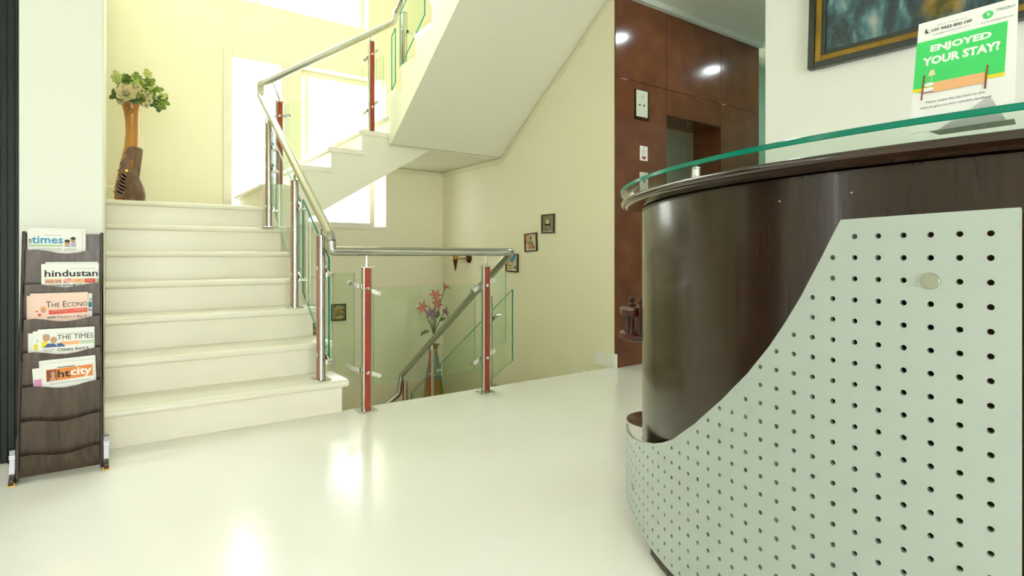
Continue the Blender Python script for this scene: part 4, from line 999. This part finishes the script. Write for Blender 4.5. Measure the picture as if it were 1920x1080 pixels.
# ================================================================= PICTURES ON THE STAIRWELL WALLS
def picture(label, c, w_, h_, tilt_, wall):
    t = thing('framed_picture', label, 'picture', c, 'small framed pictures')
    if wall == 'x': X = M4.Translation(c) @ M4(((0, 0, -1, 0), (-1, 0, 0, 0), (0, 1, 0, 0), (0, 0, 0, 1))) @ M4.Rotation(tilt_, 4, 'Z')   # u -> -y, v -> z, n -> -x
    else: X = M4.Translation(c) @ M4(((1, 0, 0, 0), (0, 0, -1, 0), (0, 1, 0, 0), (0, 0, 0, 1))) @ M4.Rotation(tilt_, 4, 'Z')                 # u -> x, v -> z, n -> -y
    fw = .011; b = MB(X)
    for a in ((-w_ / 2, -h_ / 2, -w_ / 2 + fw, h_ / 2), (w_ / 2 - fw, -h_ / 2, w_ / 2, h_ / 2), (-w_ / 2 + fw, -h_ / 2, w_ / 2 - fw, -h_ / 2 + fw), (-w_ / 2 + fw, h_ / 2 - fw, w_ / 2 - fw, h_ / 2)):
        b.box((a[0], a[1], .001), (a[2], a[3], .018))
    b.build('frame', 'frame', t, bevel=.002)
    R = X.to_3x3()
    fc = Face(X @ V((-w_ / 2 + fw, -h_ / 2 + fw, .008)), R @ V((1, 0, 0)), R @ V((0, 1, 0)), R @ V((0, 0, 1)))
    return t, fc, w_ - 2 * fw, h_ - 2 * fw
def art(t, fc, m, polys, lvl): flat(fc, polys, lvl * .0006, 'artwork', m, t)
t, fc, w_, h_ = picture('small framed mottled portrait print, highest on the stairwell wall', (X_R, 3.931, 1.158), .178, .17, 0, 'x')
art(t, fc, 'art_gold', [rect(0, 0, w_, h_)], 0); art(t, fc, 'art_cream', [rect(.004, .002, w_ - .004, .010)], 1)
art(t, fc, 'art_grey', [ell(w_ * .45, h_ * .62, w_ * .32, h_ * .26), [(w_ * .1, .014), (w_ * .8, .014), (w_ * .74, h_ * .5), (w_ * .16, h_ * .55)]], 1); art(t, fc, 'art_cream', [ell(w_ * .45, h_ * .62, w_ * .15, h_ * .16)], 2)
t, fc, w_, h_ = picture('small tilted framed print of a figure in an orange dress', (X_R, 4.182, .997), .186, .172, .05, 'x')
art(t, fc, 'art_cream', [rect(0, 0, w_, h_)], 0); art(t, fc, 'art_red', [rect(0, h_ * .45, w_ * .32, h_)], 1); art(t, fc, 'white', [rect(.003, .002, w_ - .003, .009)], 1)
art(t, fc, 'art_orange', [[(w_ * .2, .01), (w_ * .85, .012), (w_ * .58, h_ * .5), (w_ * .42, h_ * .5)]], 1)
art(t, fc, 'art_dark', [ell(w_ * .5, h_ * .78, w_ * .09, h_ * .085), [(w_ * .8, .014), (w_ * .87, .014), (w_ * .6, h_ * .56), (w_ * .54, h_ * .56)], ell(w_ * .47, h_ * .66, w_ * .03, h_ * .07)], 2)
art(t, fc, 'art_grey', [ell(w_ * .42, h_ * .45, w_ * .17, h_ * .14)], 2)
t, fc, w_, h_ = picture('small framed print with a bright blue patch, lowest beside the handrail end', (X_R, 4.485, .804), .20, .175, -.02, 'x')
art(t, fc, 'art_cream', [rect(0, 0, w_, h_)], 0); art(t, fc, 'art_blue', [[(w_ * .1, h_), (w_ * .85, h_), (w_ * .8, h_ * .78), (w_ * .5, h_ * .48), (w_ * .2, h_ * .7)]], 1)
art(t, fc, 'art_red', [ell(w_ * .15, h_ * .55, w_ * .08, h_ * .2), ell(w_ * .35, h_ * .12, w_ * .2, h_ * .06)], 1); art(t, fc, 'art_leaf', [ell(w_ * .8, h_ * .22, w_ * .11, h_ * .1), ell(w_ * .3, h_ * .33, w_ * .12, h_ * .05)], 2); art(t, fc, 'white', [rect(.003, .002, w_ - .003, .009)], 2)
t, fc, w_, h_ = picture('speckled framed print on the back wall seen through the railing glass', (1.96, Y_BACK, .278), .155, .175, .0, 'y')
art(t, fc, 'art_mos', [rect(0, 0, w_, h_)], 0); art(t, fc, 'art_cream', [ell(w_ * .6, h_ * .15, w_ * .2, h_ * .07), ell(w_ * .65, h_ * .82, w_ * .15, h_ * .08)], 1); art(t, fc, 'art_orange', [ell(w_ * .55, h_ * .6, w_ * .13, h_ * .13), ell(w_ * .5, h_ * .35, w_ * .12, h_ * .08)], 1)
t, fc, w_, h_ = picture('half hidden framed print behind the first railing post', (1.68, Y_BACK, .10), .13, .17, .0, 'y')
art(t, fc, 'art_mos', [rect(0, 0, w_, h_)], 0); art(t, fc, 'art_cream', [ell(w_ * .5, h_ * .5, w_ * .2, h_ * .2)], 1)

# wall torch sconce
wsx = thing('wall_sconce', 'bronze torch shaped sconce on the stairwell wall under the handrail', 'lamp', (X_R, 5.33, .82))
MB().lathe((X_R, 5.30, .845), [(.028, -.026), (.045, -.016), (.052, -.008), (.052, -.001)], 20, 'x').build('back_plate', 'bronze', wsx)
MB().tube([(X_R - .02, 5.30, .845), (X_R - .07, 5.35, .842), (X_R - .10, 5.42, .845)], .008, 8).build('arm', 'gold', wsx)
MB().lathe((X_R - .10, 5.43, .705), [(.004, 0), (.012, .012), (.010, .02), (.026, .12), (.03, .125), (.024, .13), (.026, .165), (.034, .17), (.036, .20), (.045, .235), (.04, .235)], 16, mis=[0, 0, 1, 1, 0, 0, 0, 0, 0, 0]).build('torch', ['gold', 'mahog'], wsx)

# ================================================================= OUTSIDE
bd = thing('building', 'pale building glimpsed through the stair windows', 'building', (2.5, 13.0, -1))
MB().box((-6, 13, -1), (12, 13.4, 9)).build('facade', 'build', bd, smooth=False)
for i in range(6):
    for j in range(3):
        x, z = -4.2 + i * 2.4, .4 + j * 2.6
        fo = MB(); fo.box((x, 12.9, z), (x + .1, 13, z + 1.5)); fo.box((x + 1.1, 12.9, z), (x + 1.2, 13, z + 1.5)); fo.box((x + .1, 12.9, z), (x + 1.1, 13, z + .1)); fo.box((x + .1, 12.9, z + 1.4), (x + 1.1, 13, z + 1.5))
        w0 = fo.build('window', 'build', bd); MB().box((x + .1, 12.97, z + .1), (x + 1.1, 12.99, z + 1.4)).build('pane', 'build_g', w0)
gr = MB().box((-10, 6.3, -1.2), (16, 14, -1)).build('ground', 'ground', None, kind='structure')
